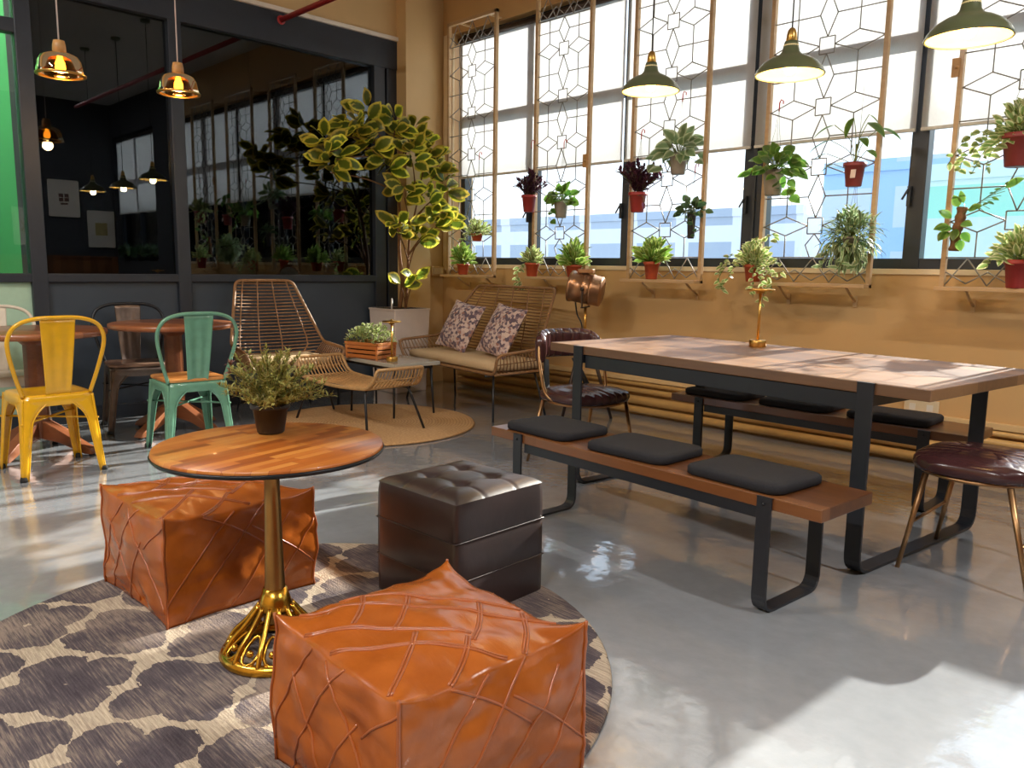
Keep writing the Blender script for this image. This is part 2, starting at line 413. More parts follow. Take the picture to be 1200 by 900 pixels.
    def build(s, name, m, parent=None, bevel=0, sub=0, bseg=2):
        me = bpy.data.meshes.new(name); me.from_pydata(s.v, [], s.f); me.update()
        me.polygons.foreach_set('use_smooth', s.sm)
        a = me.attributes.new('rim', 'FLOAT', 'POINT'); a.data.foreach_set('value', s.rim)
        me.materials.append(m)
        o = bpy.data.objects.new(name, me); COL.objects.link(o)
        if parent: o.parent = parent
        if bevel:
            b = o.modifiers.new('bevel', 'BEVEL'); b.width = bevel; b.segments = bseg; b.limit_method = 'ANGLE'; b.angle_limit = R(40)
        if sub:
            b = o.modifiers.new('sub', 'SUBSURF'); b.levels = sub; b.render_levels = sub
        return o

def thing(name, label, cat, loc=(0, 0, 0), rz=0, group=None):
    o = bpy.data.objects.new(name, None); COL.objects.link(o); o.empty_display_size = .1
    o.location = loc; o.rotation_euler = (0, 0, rz); tag(o, label, cat, group); return o
def tag(o, label, cat, group=None):
    o['label'] = label; o['category'] = cat
    if group: o['group'] = group
    return o
def struct(o): o['kind'] = 'structure'; return o
def dup(root, loc=None, rz=None, label=None, group=None):
    def rec(o, par):
        c = o.copy(); COL.objects.link(c); c.parent = par
        for ch in kids(o): rec(ch, c)
        return c
    r = rec(root, None)
    if loc is not None: r.location = loc
    if rz is not None: r.rotation_euler = (0, 0, rz)
    if label: r['label'] = label
    if group: r['group'] = group
    return r
def kids(o): return [c for c in COL.objects if c.parent == o]
def smooth_path(pts, n=6):
    pts = [V(p) for p in pts]; out = []
    for i in range(len(pts)-1):
        p0 = pts[max(i-1, 0)]; p1 = pts[i]; p2 = pts[i+1]; p3 = pts[min(i+2, len(pts)-1)]
        for k in range(n):
            t = k/n
            out.append(.5*((2*p1)+(p2-p0)*t+(2*p0-5*p1+4*p2-p3)*t*t+(3*p1-p0-3*p2+p3)*t**3))
    out.append(pts[-1]); return out
def fillet(pts, r, n=5, closed=False):
    pts = [V(p) for p in pts]; out = []; N = len(pts)
    for i, p in enumerate(pts):
        if not closed and i in (0, N-1): out.append(p); continue
        a = pts[i-1]-p; b = pts[(i+1) % N]-p; rr = min(r, a.length*.49, b.length*.49)
        pa = p+a.normalized()*rr; pb = p+b.normalized()*rr
        for k in range(n+1):
            t = k/n; out.append(pa*(1-t)**2+p*2*t*(1-t)+pb*t*t)
    return out

# ------------------------------------------------------------------ camera
EYE = 1.15
cam = bpy.data.cameras.new('camera'); co = bpy.data.objects.new('camera', cam); COL.objects.link(co)
f, pit, rol, yaw = 929.19, .145184, .0148424, .7910638
fw = V((-math.sin(yaw)*math.cos(pit), math.cos(yaw)*math.cos(pit), -math.sin(pit)))
r0 = V((math.cos(yaw), math.sin(yaw), 0)); u0 = r0.cross(fw)
rr_ = r0*math.cos(rol)+u0*math.sin(rol); uu_ = -r0*math.sin(rol)+u0*math.cos(rol)
mw = Matrix((rr_, uu_, -fw)).transposed().to_4x4(); mw.translation = V((0, 0, EYE)); co.matrix_world = mw
cam.sensor_fit = 'HORIZONTAL'; cam.sensor_width = 36; cam.lens = f/1200*36; cam.clip_start = .05; cam.clip_end = 300
SC.camera = co

# ------------------------------------------------------------------ room shell
XL, XR, YW, YB, ZC = -6.2, 3.0, 5.15, -3.2, 3.9
SILL, HEAD = 1.18, 3.34
struct(MB().b2((-9.2, YB, -.1), (XR, YW+.3, 0)).build('floor', M['floor']))
struct(MB().b2((-9.2, YB-.2, ZC), (XR+.2, YW+.3, ZC+.1)).build('ceiling', M['ceiling']))
struct(MB().b2((XR, YB, 0), (XR+.2, YW+.3, ZC)).build('wall_right', M['charcoal_wall']))
struct(MB().b2((XL-.15, YB-.2, 0), (XR+.2, YB, ZC)).build('wall_front', M['tan_pale']))
w = MB()
w.b2((-6.45, YW, 0), (.34, YW+.25, SILL)); w.b2((-6.45, YW, HEAD), (.34, YW+.25, ZC)); w.b2((-6.45, YW, SILL), (-6.06, YW+.25, HEAD))
struct(w.build('wall_back', M['tan']))
w = MB(); w.b2((.34, YW, 0), (XR, YW+.25, SILL)); w.b2((.34, YW, HEAD), (XR, YW+.25, ZC)); w.b2((.34, YW, SILL), (1.06, YW+.25, HEAD)); w.b2((2.94, YW, SILL), (XR, YW+.25, HEAD))
struct(w.build('wall_far', M['charcoal_wall']))
w = MB(); w.b2((XL-.2, YB, 3.2), (XL, 4.6, ZC)); w.b2((XL-.2, 4.85, 0), (XL-.02, YW+.1, ZC)); w.b2((XL-.2, 4.58, 0), (-6.06, 4.86, ZC))
struct(w.build('wall_left', M['tan_pale']))
struct(MB().b2((1.8, YB, 0), (XR, -2.9, .12)).build('baseboard_front', M['cream']))
# wainscot on the right wall
w = MB().b2((XR-.03, YB, 0), (XR, YW, 1.22)).b2((XR-.05, YB, 1.22), (XR, YW, 1.25)); struct(w.build('trim_1', M['wains'], bevel=.004))
struct(MB().b2((XL-.06, YB, 3.18), (XL+.03, 4.58, 3.215)).build('trim_2', M['white_trim'], bevel=.003))
struct(MB().b2((-6.19, YW-.025, 1.12), (-6.05, YW, 3.34)).build('trim_3', M['cream'], bevel=.004))
w = MB().b2((-6.05, YW-.015, SILL-.035), (.36, YW+.12, SILL)); struct(w.build('trim_4', M['cream'], bevel=.004))
w = MB()
for z, r_, y in ((.05, .028, 5.09), (.125, .034, 5.1), (.2, .022, 5.11), (.25, .016, 5.12)):
    w.cyl((-5.9, y, z), (XR, y, z), r_, n=12)
struct(w.build('trim_5', M['pipe_tan']))
struct(MB().b2((-6.1, YW-.03, .27), (XR, YW, .31)).build('baseboard_back', M['tan_pale'], bevel=.005))

# window bays
def window(name, x0, x1, mulls):
    w = MB(); yf = YW+.13
    w.b2((x0, yf-.04, SILL), (x1, yf+.04, SILL+.065)); w.b2((x0, yf-.04, HEAD-.06), (x1, yf+.04, HEAD)); w.b2((x0, yf-.035, 2.52), (x1, yf+.035, 2.6))
    for x, ww in mulls:
        w.b2((x-ww/2, yf-.045, SILL), (x+ww/2, yf+.045, HEAD))
        if ww > .12: w.b2((x-.012, yf-.06, SILL), (x+.012, yf+.06, HEAD))
    o = struct(w.build(name, M['win_frame'], bevel=.004))
    g = MB().b2((x0, yf-.003, SILL), (x1, yf+.003, HEAD)).build('glass', M['glass'], o)
    w = MB()
    for x, ww in mulls[1:-1]: w.box((x-ww*.3, yf-.065, 1.62), (.02, .03, .12)).bar((x-ww*.3, yf-.08, 1.67), (x-ww*.3-.03, yf-.1, 1.6), .012, .012)
    w.build('handle', M['win_frame'], o)
window('window_1', -6.05, .34, [(-6.02, .06), (-5.08, .075), (-4.03, .065), (-2.89, .18), (-1.81, .1), (-.74, .16), (.31, .06)])
window('window_2', 1.06, 2.94, [(1.09, .06), (2.0, .08), (2.91, .06)])
# roller blinds
bl = [(-6.03, -4.05, 'white roller blind nearest the corner, behind the two leftmost grilles'),
      (-4.02, -2.92, 'white roller blind behind the purple plant and leftmost olive pendant'),
      (-2.89, -1.83, 'white roller blind behind the middle olive pendant'),
      (-1.8, .3, 'white roller blind at the right edge behind the rightmost olive pendant'),
      (1.1, 2.9, 'white roller blind of the far window seen only as a reflection')]
for x0, x1, lb in bl:
    t = thing('roller_blind', lb, 'blind', ((x0+x1)/2, YW+.05, 2.0), 0, 'roller blinds on the window wall'); h = (x1-x0)/2
    MB().sheet(lambda u, v: ((u-.5)*2*h, .003*math.sin(u*9), .012+v*1.25), 12, 6, .0012).build('blind_fabric', M['blind'], t)
    MB().b2((-h, -.012, 0), (h, .012, .02)).build('bottom_bar', M['steel_white'], t, bevel=.004)
    MB().cyl((-h, 0, 1.28), (h, 0, 1.28), .028).build('roller', M['dark_metal'], t)

# glass partition on the left
w = MB(); xf0, xf1 = XL-.1, XL
def post(y0, y1, z0=0, z1=3.18): w.b2((xf0, y0, z0), (xf1, y1, z1))
post(1.5, 1.6); post(2.5, 2.6); post(4.33, 4.45); post(4.47, 4.58)
w.b2((xf0+.005, YB, 1.005), (xf1-.005, 4.44, 1.065)); w.b2((xf0-.004, YB, 2.93), (xf1+.006, 4.585, 3.181)); w.b2((xf0-.004, YB, 0), (xf1+.004, 4.5, .1))
w.b2((xf0+.004, YB, 2.63), (xf1-.004, 1.52, 2.72)); post(-.1, 0); post(-1.7, -1.6)
fr = struct(w.build('window_3', M['dark_frame'], bevel=.006))
g = MB()
for y0, y1 in ((1.6, 2.5), (2.6, 4.33)): g.b2((XL-.056, y0, 1.065), (XL-.05, y1, 2.93))
g.build('glass', M['dark_glass'], fr)
g = MB()
for y0, y1 in ((-1.6, -.1), (0, 1.5)): g.b2((XL-.056, y0, 1.065), (XL-.05, y1, 2.63)).b2((XL-.056, y0, 2.72), (XL-.05, y1, 2.93))
gg = g.build('glass', M['clear_glass'], fr)
g = MB()
for y0, y1 in ((1.6, 2.5), (2.6, 4.33)): g.b2((XL-.07, y0, .1), (XL-.04, y1, 1.005))
g.build('lower_panel', M['dark_panel'], fr)
g = MB().b2((XL-.07, -1.6, .1), (XL-.04, -.1, 1.005)).b2((XL-.07, 0, .1), (XL-.04, 1.5, 1.005)); g.build('lower_panel', M['mint_panel'], fr)
# rooms beyond the partition
w = MB().b2((-9.2, 1.6, 0), (-9.1, 4.7, ZC)).b2((-9.2, 4.6, 0), (XL-.2, 4.7, ZC)); struct(w.build('wall_beyond', M['void']))
struct(MB().b2((-9.1, 1.57, 0), (XL-.1, 1.6, ZC)).b2((-6.62, 1.545, 0), (XL-.1, 1.57, ZC)).build('wall_partition', M['void']))
w = MB().b2((-7.6, YB, 0), (-7.5, 1.57, ZC)).b2((-7.5, 1.545, 0), (-6.62, 1.57, ZC)); struct(w.build('wall_corridor', M['green_wall']))

# ------------------------------------------------------------------ outside
def building(label, x0, x1, y, h, m, lower=-14):
    t = thing('building', label, 'building', ((x0+x1)/2, y, lower))
    MB().b2((-(x1-x0)/2, 0, 0), ((x1-x0)/2, 6, h-lower)).build('facade', m, t)
    MB().b2((-(x1-x0)/2, -.06, h-lower), ((x1-x0)/2, .2, h-lower+.3)).build('parapet', m, t)
building('long pale apartment block seen hazily through the window', -46, -12.5, 26, 3.1, M['bld_white'])
building('pale bluish tower outside, left of the teal one', -9.6, -6.5, 21, 3.7, M['bld_blue'])
building('teal building outside at the right end of the window', -5.6, 9, 16.5, 2.9, M['bld_teal'])
struct(MB().b2((-90, 5.6, -14.1), (60, 80, -14)).build('ground', M['ground']))

# ------------------------------------------------------------------ dining table and benches
def u_leg(x, y0, y1, ztop, w=.065, th=.012, r=.075):
    """flat steel bar bent into a U in the Y-Z plane"""
    path = fillet([V((x, y0, ztop)), V((x, y0, th/2)), V((x, y1, th/2)), V((x, y1, ztop))], r, 6)
    mb = MB(); n = len(path); vs = []
    for i, p in enumerate(path):
        d = (path[min(i+1, n-1)]-path[max(i-1, 0)]).normalized(); nn = V((1, 0, 0)).cross(d).normalized()
        for sx, sn in ((-1, -1), (1, -1), (1, 1), (-1, 1)): vs.append(p+V((sx*w/2, 0, 0))+nn*sn*th/2)
    fs = []
    for i in range(n-1):
        for k in range(4): fs.append((i*4+k, i*4+(k+1) % 4, (i+1)*4+(k+1) % 4, (i+1)*4+k))
    fs += [(0, 1, 2, 3), tuple(range((n-1)*4, n*4))[::-1]]
    mb._p(vs, fs, smooth=False); return mb
TA = R(-6.8); TL, TW = 2.05, 1.0
tu = V((math.cos(TA), math.sin(TA), 0)); tv = V((-math.sin(TA), math.cos(TA), 0))
tc_ = V((-.918, 2.971, 0))-tu*TL/2+tv*TW/2
dt = thing('dining_table', 'long dining table with glossy brown plank top on black U-shaped steel legs', 'table', tc_, TA)
MB().box((0, 0, .7275), (TL, TW, .045)).build('tabletop', M['table_wood'], dt, bevel=.004)
for x in (-TL/2+.235, TL/2-.235):
    u_leg(x, -TW/2-.007, TW/2+.007, .749).build('leg', M['black_steel'], dt, bevel=.002)
w = MB()
for y in (-TW/2+.03, TW/2-.03): w.b2((-TL/2+.27, y-.02, .635), (TL/2-.27, y+.02, .704))
for x in (-TL/2+.235, TL/2-.235): w.b2((x-.03, -TW/2, .66), (x+.03, TW/2, .704))
w.build('apron_rail', M['black_steel'], dt, bevel=.003)
def bench(loc, rz, label):
    b = thing('bench', label, 'bench', loc, rz, 'plank benches at the dining table'); L, W = 1.66, .34
    MB().box((0, 0, .388), (L, W, .044)).build('seat', M['bench_wood'], b, bevel=.004)
    for x in (-L/2+.2, L/2-.2): u_leg(x, -W/2-.007, W/2+.007, .408, .055, .01, .06).build('leg', M['black_steel'], b, bevel=.002)
    w = MB()
    for y in (-W/2+.02, W/2-.02): w.b2((-L/2+.23, y-.014, .325), (L/2-.23, y+.014, .366))
    w.build('rail', M['black_steel'], b, bevel=.002)
    for x in (-L/2+.2, L/2-.2):
        for s in (-1, 1): MB().sphere((x, s*(W/2+.013), .385), .006, 6).build('bolt', M['dark_tube'], b)
    return b
bn1 = bench((-1.84, 2.625, 0), R(-4.2), 'plank bench in front of the dining table, on the camera side')
bn2 = dup(bn1, (-1.89, 4.22, 0), R(-1.0), 'plank bench behind the dining table, by the window wall')
def pad():
    mb = MB(); hx, hy, r, h = .2, .155, .05, .034
    rings = []
    for (ins, z) in ((.006, 0), (0, .005), (0, .026), (.007, h), (.03, h+.003), (.12, h+.004)):
        ring = []
        for q, (sx, sy) in enumerate(((1, 1), (-1, 1), (-1, -1), (1, -1))):
            for k in range(6):
                a = PI/2*q+PI/2*k/5; rr = max(r-ins*.5, .01)
                ring.append(V((sx*(hx-ins-rr)+rr*math.cos(a), sy*(hy-ins-rr)+rr*math.sin(a), z)))
        rings.append(ring)
    n = 24; vs = [p for rg in rings for p in rg]; fs = []
    for i in range(len(rings)-1):
        for k in range(n): fs.append((i*n+k, i*n+(k+1) % n, (i+1)*n+(k+1) % n, (i+1)*n+k))
    fs += [tuple(range(n))[::-1], tuple(range((len(rings)-1)*n, len(rings)*n))]
    return mb._p(vs, fs)
pads = [(bn1, -.56, 'left end of the front bench, beside the brown ottoman'), (bn1, -.04, 'middle of the front bench'), (bn1, .47, 'right end of the front bench'),
        (bn2, -.57, 'left end of the rear bench'), (bn2, -.08, 'middle of the rear bench'), (bn2, .42, 'right end of the rear bench')]
first = None
for bb, x, wh in pads:
    p = Matrix.Rotation(bb.rotation_euler.z, 3, 'Z') @ V((x, .0 if bb is bn1 else .01, 0))+bb.location
    p.z = .4105; lb = 'black square seat pad on the '+wh
    if first is None:
        first = pad().build('seat_pad', M['black_fabric']); tag(first, lb, 'cushion', 'black seat pads on the benches'); o = first
    else:
        o = first.copy(); COL.objects.link(o); o['label'] = lb
    o.location = p; o.rotation_euler = (0, 0, bb.rotation_euler.z+R(random.Random(x).uniform(-3, 3)))

# ------------------------------------------------------------------ table lamps
def table_lamp(loc, label, h=.31):
    t = thing('table_lamp', label, 'lamp', loc, 0, 'brass rechargeable table lamps')
    MB().lathe([(.0, 0), (.042, 0), (.045, .004), (.045, .034), (.042, .038), (.012, .04), (.0, .04)]).build('base', M['brass'], t)
    MB().cyl((0, 0, .038), (0, 0, h-.02), .0075).build('stem', M['brass'], t)
    MB().lathe([(0, h-.026), (.02, h-.026), (.024, h-.014), (.072, h-.01), (.074, h-.006), (.072, h), (.012, h+.002), (.008, h+.012), (0, h+.014)]).build('lamp_shade', M['brass'], t)
    return t
l1 = table_lamp((-2.1, 3.93, .75), 'slim brass lamp with disc top standing on the long dining table')
l2 = dup(l1, (-4.93, 3.58, .43), 0, 'slim brass lamp with disc top on the low grey table beside the wooden crate')

# ------------------------------------------------------------------ tolix style chairs
def tolix(loc, rz, label, body, seatm=None, tube=None):
    tube = tube or body
    t = thing('metal_cafe_chair', label, 'chair', loc, rz, 'metal cafe chairs at the round tables')
    # faces -y ; backrest at +y
    hs, zt = .172, .445
    def legmb(cx, cy):
        mb = MB(); foot = V((cx*.205, cy*.205, 0)); top = V((cx*hs, cy*hs, zt-.012))
        def wid(z):
            q = z/zt
            if q > .62: return .045+(hs-.045)*max(0, min(1, (q-.62)/.36))**2.1
            return .026+.019*(q/.62)
        def axis(z): return foot.lerp(top, z/(zt-.012))
        zs = [0, .05, .12, .2, .27, .3, .33, .355, .375, .39, .405, .418, zt-.012]
        for dirn in (V((-cx, 0, 0)), V((0, -cy, 0))):
            other = V((0, -cy, 0)) if dirn.x else V((-cx, 0, 0))
            def fn(u, v):
                z = zs[min(len(zs)-1, int(round(v*(len(zs)-1))))]
                a = axis(z); w_ = wid(z); q = a+dirn*w_*u
                q = q-other*(.006*math.sin(u*PI)*(1 if z < .3 else .3))
                return q
            mb.sheet(fn, 4, len(zs), .0028)
        mb.tube([axis(z)+V((cx, cy, 0)).normalized()*-.002 for z in zs], .0065, 6)
        # rolled lips along the arches
        for dirn in (V((-cx, 0, 0)), V((0, -cy, 0))): mb.tube([axis(z)+dirn*wid(z) for z in zs[:-1]], .0045, 6)
        return mb
    for cx in (-1, 1):
        for cy in (-1, 1):
            lg = legmb(cx, cy).build('leg', body, t)
            MB().lathe([(0, 0), (.018, 0), (.02, .008), (.016, .025), (0, .026)], (cx*.199, cy*.199, 0), 10).build('foot_cap', M['rubber'], lg)
    def rsq(h, r, n=6):
        pts = []
        for q, (sx, sy) in enumerate(((1, 1), (-1, 1), (-1, -1), (1, -1))):
            for k in range(n): a = PI/2*q+PI/2*k/(n-1); pts.append((sx*(h-r)+r*math.cos(a), sy*(h-r)+r*math.sin(a)))
        return pts
    mb = MB(); rings = [(hs+.004, .06, .385), (hs+.008, .06, .41), (hs+.008, .06, .432), (hs+.002, .06, .446), (hs-.03, .05, .446), (hs-.045, .05, .441), (.05, .03, .438)]
    ps = [[(x, y, z) for x, y in rsq(h, r)] for h, r, z in rings]; n = 24
    vs = [p for q in ps for p in q]; fs = []
    for i in range(len(ps)-1):
        for k in range(n): fs.append((i*n+k, i*n+(k+1) % n, (i+1)*n+(k+1) % n, (i+1)*n+k))
    fs.append(tuple(range((len(ps)-1)*n, len(ps)*n))); mb._p(vs, fs)
    mb.build('seat', body, t)
    if seatm:
        mb = MB(); mb.prism(rsq(hs+.008, .055), .447, .465); mb.build('seat_board', seatm, t, bevel=.004)
    # hoop
    def hoop(a):
        """a from 0 (left foot) to 1"""
        pts = [(-.165, .155, .44), (-.188, .178, .56), (-.207, .205, .69), (-.205, .22, .765), (-.172, .232, .823), (-.1, .239, .853), (0, .241, .858)]
        pts = [(x*(1+.11*min(1, (z-.44)/.2)), y, z) for x, y, z in pts]
        full = pts+[(-x, y, z) for x, y, z in pts[-2::-1]]
        return full
    MB().tube(smooth_path(hoop(0), 6), .011, 10).build('back_hoop', tube, t)
    def splat(u, v):
        wt = .06+.026*v; y = .172+.07*v**.8; x = (u-.5)*2*wt
        rib = .005*(math.cos(u*PI*2*2.5)*.5+.5)*(math.sin(PI*min(1, v*1.05))**.5 if v < .95 else 0)
        return (x, y+rib-.012*(1-abs(2*u-1)**2)*.5, .435+.42*v)
    MB().sheet(splat, 21, 14, .003).build('back_splat', body, t)
    w = MB()
    for s in (-1, 1): w.tube([(s*.19, -.19, .3), (-s*.19, .19, .3)], .006, 6)
    w.build('cross_brace', tube, t)
    return t
cy = tolix((-4.87, 1.215, 0), R(-90+2), 'yellow metal cafe chair with slatted back, at the leftmost round table', M['yellow'])
cg = tolix((-4.87, 1.99, 0), R(-90-4), 'sage green metal cafe chair with wooden seat', M['green'], M['seat_wood'])
cd = tolix((-5.76, 1.99, 0), R(90-12), 'dark gunmetal cafe chair with worn wood seat against the glass partition', M['gunmetal'], M['seat_wood_dark'], M['dark_tube'])
cw = tolix((-5.74, 1.2, 0), R(90), 'off-white metal cafe chair behind the leftmost round table', M['white_enamel'])

# ------------------------------------------------------------------ round cafe tables
def cafe_table(loc, rz, label, group='round wooden pedestal tables'):
    t = thing('round_table', label, 'table', loc, rz, group)
    MB().lathe([(0, .71), (.37, .71), (.395, .716), (.4, .73), (.397, .745), (.385, .75), (0, .75)], n=56).build('tabletop', M['cafe_wood'], t)
    MB().lathe([(0, .1), (.058, .1), (.06, .2), (.058, .66), (.09, .69), (.13, .71), (0, .71)], n=8).build('column', M['cafe_wood'], t, bevel=.003)
    for k in range(4):
        a = PI/2*k; d = V((math.cos(a), math.sin(a), 0)); s_ = V((-d.y, d.x, 0)); mb = MB()
        prof = [(.0, .1), (.0, .23), (.12, .165), (.33, .045), (.35, .02), (.35, .012), (.3, .012), (.14, .075)]
        vs = [d*x+V((0, 0, z))+s_*s*.032 for s in (-1, 1) for x, z in prof]; n = len(prof)
        mb._p(vs, [tuple(range(n)), tuple(range(n, 2*n))[::-1]]+[(i, n+i, n+(i+1) % n, (i+1) % n) for i in range(n)], smooth=False)
        lg = mb.build('leg', M['cafe_wood'], t, bevel=.004)
        MB().lathe([(0, 0), (.016, 0), (.016, .014), (0, .014)], d*.325, 10).build('glide', M['rubber'], lg)
    return t
ct1 = cafe_table((-5.33, 1.27, 0), R(40), 'round wooden pedestal table behind the yellow chair, at the left edge')
ct2 = dup(ct1, (-5.48, 2.15, 0), R(25), 'round wooden pedestal table behind the green chair')

# ------------------------------------------------------------------ rugs
mb = MB(); mb.lathe([(.97, 0), (.973, .004), (.97, .01), (.96, .012), (0, .012)], n=96)
rug = mb.build('round_rug', M['rug']); rug.location = (-2.03, 1.06, .0005); tag(rug, 'round grey and cream trellis pattern rug under the two leather poufs', 'rug')
mb = MB(); mb.lathe([(.77, 0), (.785, .005), (.78, .014), (.76, .016), (0, .015)], n=80)
jr = mb.build('jute_rug', M['jute']); jr.location = (-4.82, 3.28, .0005); tag(jr, 'round natural jute rug under the rattan footstool', 'rug')
RZ = .0125

# ------------------------------------------------------------------ bistro table
t = thing('bistro_table', 'small round bistro table, butcher-block top on a brass column, between the poufs', 'table', (-2.06, 1.07, RZ), R(12))
hz = .63
MB().lathe([(0, hz-.02), (.3, hz-.02), (.314, hz-.015), (.318, hz-.009), (.315, hz), (0, hz)], n=72).build('tabletop', M['block_wood'], t)
MB().lathe([(.28, hz-.028), (.316, hz-.022), (.3215, hz-.014), (.3186, hz-.0095), (.3185, hz-.015), (.28, hz-.021), (.28, hz-.028)], n=72).build('edge_band', M['dark_tube'], t)
MB().lathe([(0, .1), (.036, .1), (.033, .14), (.03, .2), (.027, .3), (.0235, .45), (.022, hz-.05), (.05, hz-.04), (.09, hz-.034), (0, hz-.034)], n=10).build('column', M['column_brass'], t)
mb = MB()
mb.lathe([(.135, 0), (.158, 0), (.163, .01), (.157, .022), (.146, .03), (.135, .026), (.135, 0)], n=48)
mb.lathe([(0, .13), (.045, .13), (.052, .145), (.043, .17), (.034, .2), (0, .2)], n=24)
for k in range(12):
    a = 2*PI*k/12; c_, s_ = math.cos(a), math.sin(a)
    mb.tube(smooth_path([(c_*.15, s_*.15, .018), (c_*.125, s_*.125, .06), (c_*.085, s_*.085, .1), (c_*.045, s_*.045, .15)], 4), [.008]*13, 8)
    a2 = a+PI/12
    loop = [(math.cos(a2+math.cos(q)*.2)*(.115+.033*math.sin(q)), math.sin(a2+math.cos(q)*.2)*(.115+.033*math.sin(q)), .055-.033*math.sin(q)*.9) for q in [2*PI*i/14 for i in range(14)]]
    mb.tube(loop, .0055, 6, closed=True)
    mb.sphere((math.cos(a2)*.125, math.sin(a2)*.125, .05), .011, 6)
mb.build('base', M['brass_old'], t)

# ------------------------------------------------------------------ leather poufs
def pouf_surface(S, Hh, seed):
    """returns f(face, u, v) -> point, faces: top, -y, +x, +y, -x ; u,v in [-1,1]"""
    def warp(p):
        x, y, z = p  # unit cube coords -1..1 (z -1 bottom, 1 top)
        # pillow: sides bulge in the middle, corners pinch outward
        bx = (1-y*y)*(1-z*z); by = (1-x*x)*(1-z*z); bt = (1-x*x)*(1-y*y)
        edge = 1.0
        X = x*(1-.05*(1-abs(y)**3)*abs(z)**3+.045*bx); Y = y*(1-.05*(1-abs(x)**3)*abs(z)**3+.045*by)
        k = (abs(x)*abs(y))**6
        Z = z
        if z > 0: Z = z-.10*z**4*max(abs(x), abs(y))**4*(1-k*1.05)+.04*bt*z**3+.035*k*z**2
        # slouch
        q = V((x*1.6+seed, y*1.6-seed, z*1.4))
        n1 = noise.noise(q); n2 = noise.noise(q*2.3+V((3, 1, 5))); n3 = noise.noise(V((q.x*1.2, q.y*4, q.z*4+7)))
        d = .02*n1+.007*n2+.005*n3
        P = V((X*S/2, Y*S/2, (Z*.5+.5)*Hh))
        nrm = V((x**3, y**3, z**3 if z > 0 else 0)); 
        if nrm.length > 1e-6: P += nrm.normalized()*d*(.8 if z > -.9 else .2)
        P.z = max(P.z, 0)
        return P
    def face(fc, u, v):
        if fc == 'top': p = (u, v, 1)
        elif fc == '-y': p = (u, -1, v)
        elif fc == '+x': p = (1, u, v)
        elif fc == '+y': p = (-u, 1, v)
        elif fc == '-x': p = (-1, -u, v)
        else: p = (u, -v, -1)
        # round the cube edges a bit
        return warp(V(p))
    return face
def pouf(loc, rz, label, seed, S=.53, Hh=.355):
    t = thing('leather_pouf', label, 'pouf', loc, rz, 'cognac leather poufs on the round rug')
    F = pouf_surface(S, Hh, seed); mb = MB(); N = 46
    for fc in ('top', '-y', '+x', '+y', '-x', 'bottom'):
        mb.grid(lambda u, v: F(fc, u*2-1, v*2-1), N, N)
    cov = mb.build('cover', M['leather'], t)
    # merge coincident border vertices
    import bmesh
    b = bmesh.new(); b.from_mesh(cov.data); bmesh.ops.remove_doubles(b, verts=b.verts, dist=.0008); bmesh.ops.recalc_face_normals(b, faces=b.faces); b.to_mesh(cov.data); b.free()
    # woven strip seams: segments in face u,v running at 45 degrees, stepped like basket weave
    seg = {'top': [((-.98, -.35), (.28, .95)), ((-.98, -.78), (.72, .98)), ((-.55, -.98), (.52, .1)), ((-.1, -.98), (.98, .12)),
                   ((-.82, -.2), (-.32, -.62)), ((-.52, .12), (.0, -.4)), ((.0, .62), (.62, .02)), ((.34, .9), (.98, .3)), ((.2, -.3), (.8, -.98)), ((.55, .02), (.98, -.5))],
           '-y': [((-1, -.7), (-.35, .95)), ((-.75, -.98), (.2, .98)), ((-.2, -.98), (.42, .4)), ((-.62, .45), (.1, -.9)), ((-.1, .92), (.95, -.75)), ((.5, .3), (1, .85))],
           '+x': [((-1, -.6), (-.1, .95)), ((-.78, -.98), (.3, .98)), ((-.2, -.98), (.66, .66)), ((.35, -.98), (.98, .4)), ((-.5, .95), (.3, .1)), ((.1, .55), (.98, -.5))]}
    seg['+y'] = seg['-y']; seg['-x'] = seg['+x']
    mb = MB()
    for fc, L in seg.items():
        for (a, b_) in L:
            d = V((b_[0]-a[0], b_[1]-a[1])); nn = V((-d.y, d.x)).normalized()
            for off in ((0, .03) if fc == 'top' else (0,)):
                pts = []
                for i in range(19):
                    q = i/18; u = a[0]+d.x*q+nn.x*off+nn.x*.03*math.sin(PI*q); v = a[1]+d.y*q+nn.y*off+nn.y*.03*math.sin(PI*q)
                    pts.append(F(fc, max(-1, min(1, u)), max(-1, min(1, v))))
                mb.tube(pts, .0032, 6)
    for fc in ('-y', '+x', '+y', '-x'):
        mb.tube([F(fc, 1, -1+2*i/16) for i in range(17)], .004, 6)
    mb.build('seam_piping', M['leather_trim'], t)
    return t
pouf((-2.69, 1.15, RZ), R(1), 'cognac leather pouf farther from the camera, left of the brass column', 1.7)
pouf((-1.325, 1.055, RZ), R(-2), 'cognac leather pouf nearest the camera at the bottom edge', 4.3, .5)

# ------------------------------------------------------------------ brown ottoman
t = thing('cube_ottoman', 'dark brown leather cube ottoman with button tufted top', 'ottoman', (-2.045, 1.775, .0128), R(1.5))
So, Ho = .415, .415
tuf = [(-.36, -.36), (.36, -.36), (-.36, .36), (.36, .36)]
def otop(u, v):
    x, y = u*2-1, v*2-1
    e = max(abs(x), abs(y)); z = Ho-.022*e**8-.0
    r_ = 1-.018*e**10
    for a, b in tuf: z -= .02*math.exp(-((x-a)**2+(y-b)**2)/.012)
    for k in (-.36, .36):
        z -= .0028*math.exp(-((x-k)/.03)**2)+.0028*math.exp(-((y-k)/.03)**2)
    z += .004*(math.cos(x*PI/.72)**2+math.cos(y*PI/.72)**2)*.5*(1-e**6)
    return V((x*So/2*r_, y*So/2*r_, z))
mb = MB().grid(otop, 61, 61); mb.build('tufted_top', M['brown_leather'], t)
mb = MB()
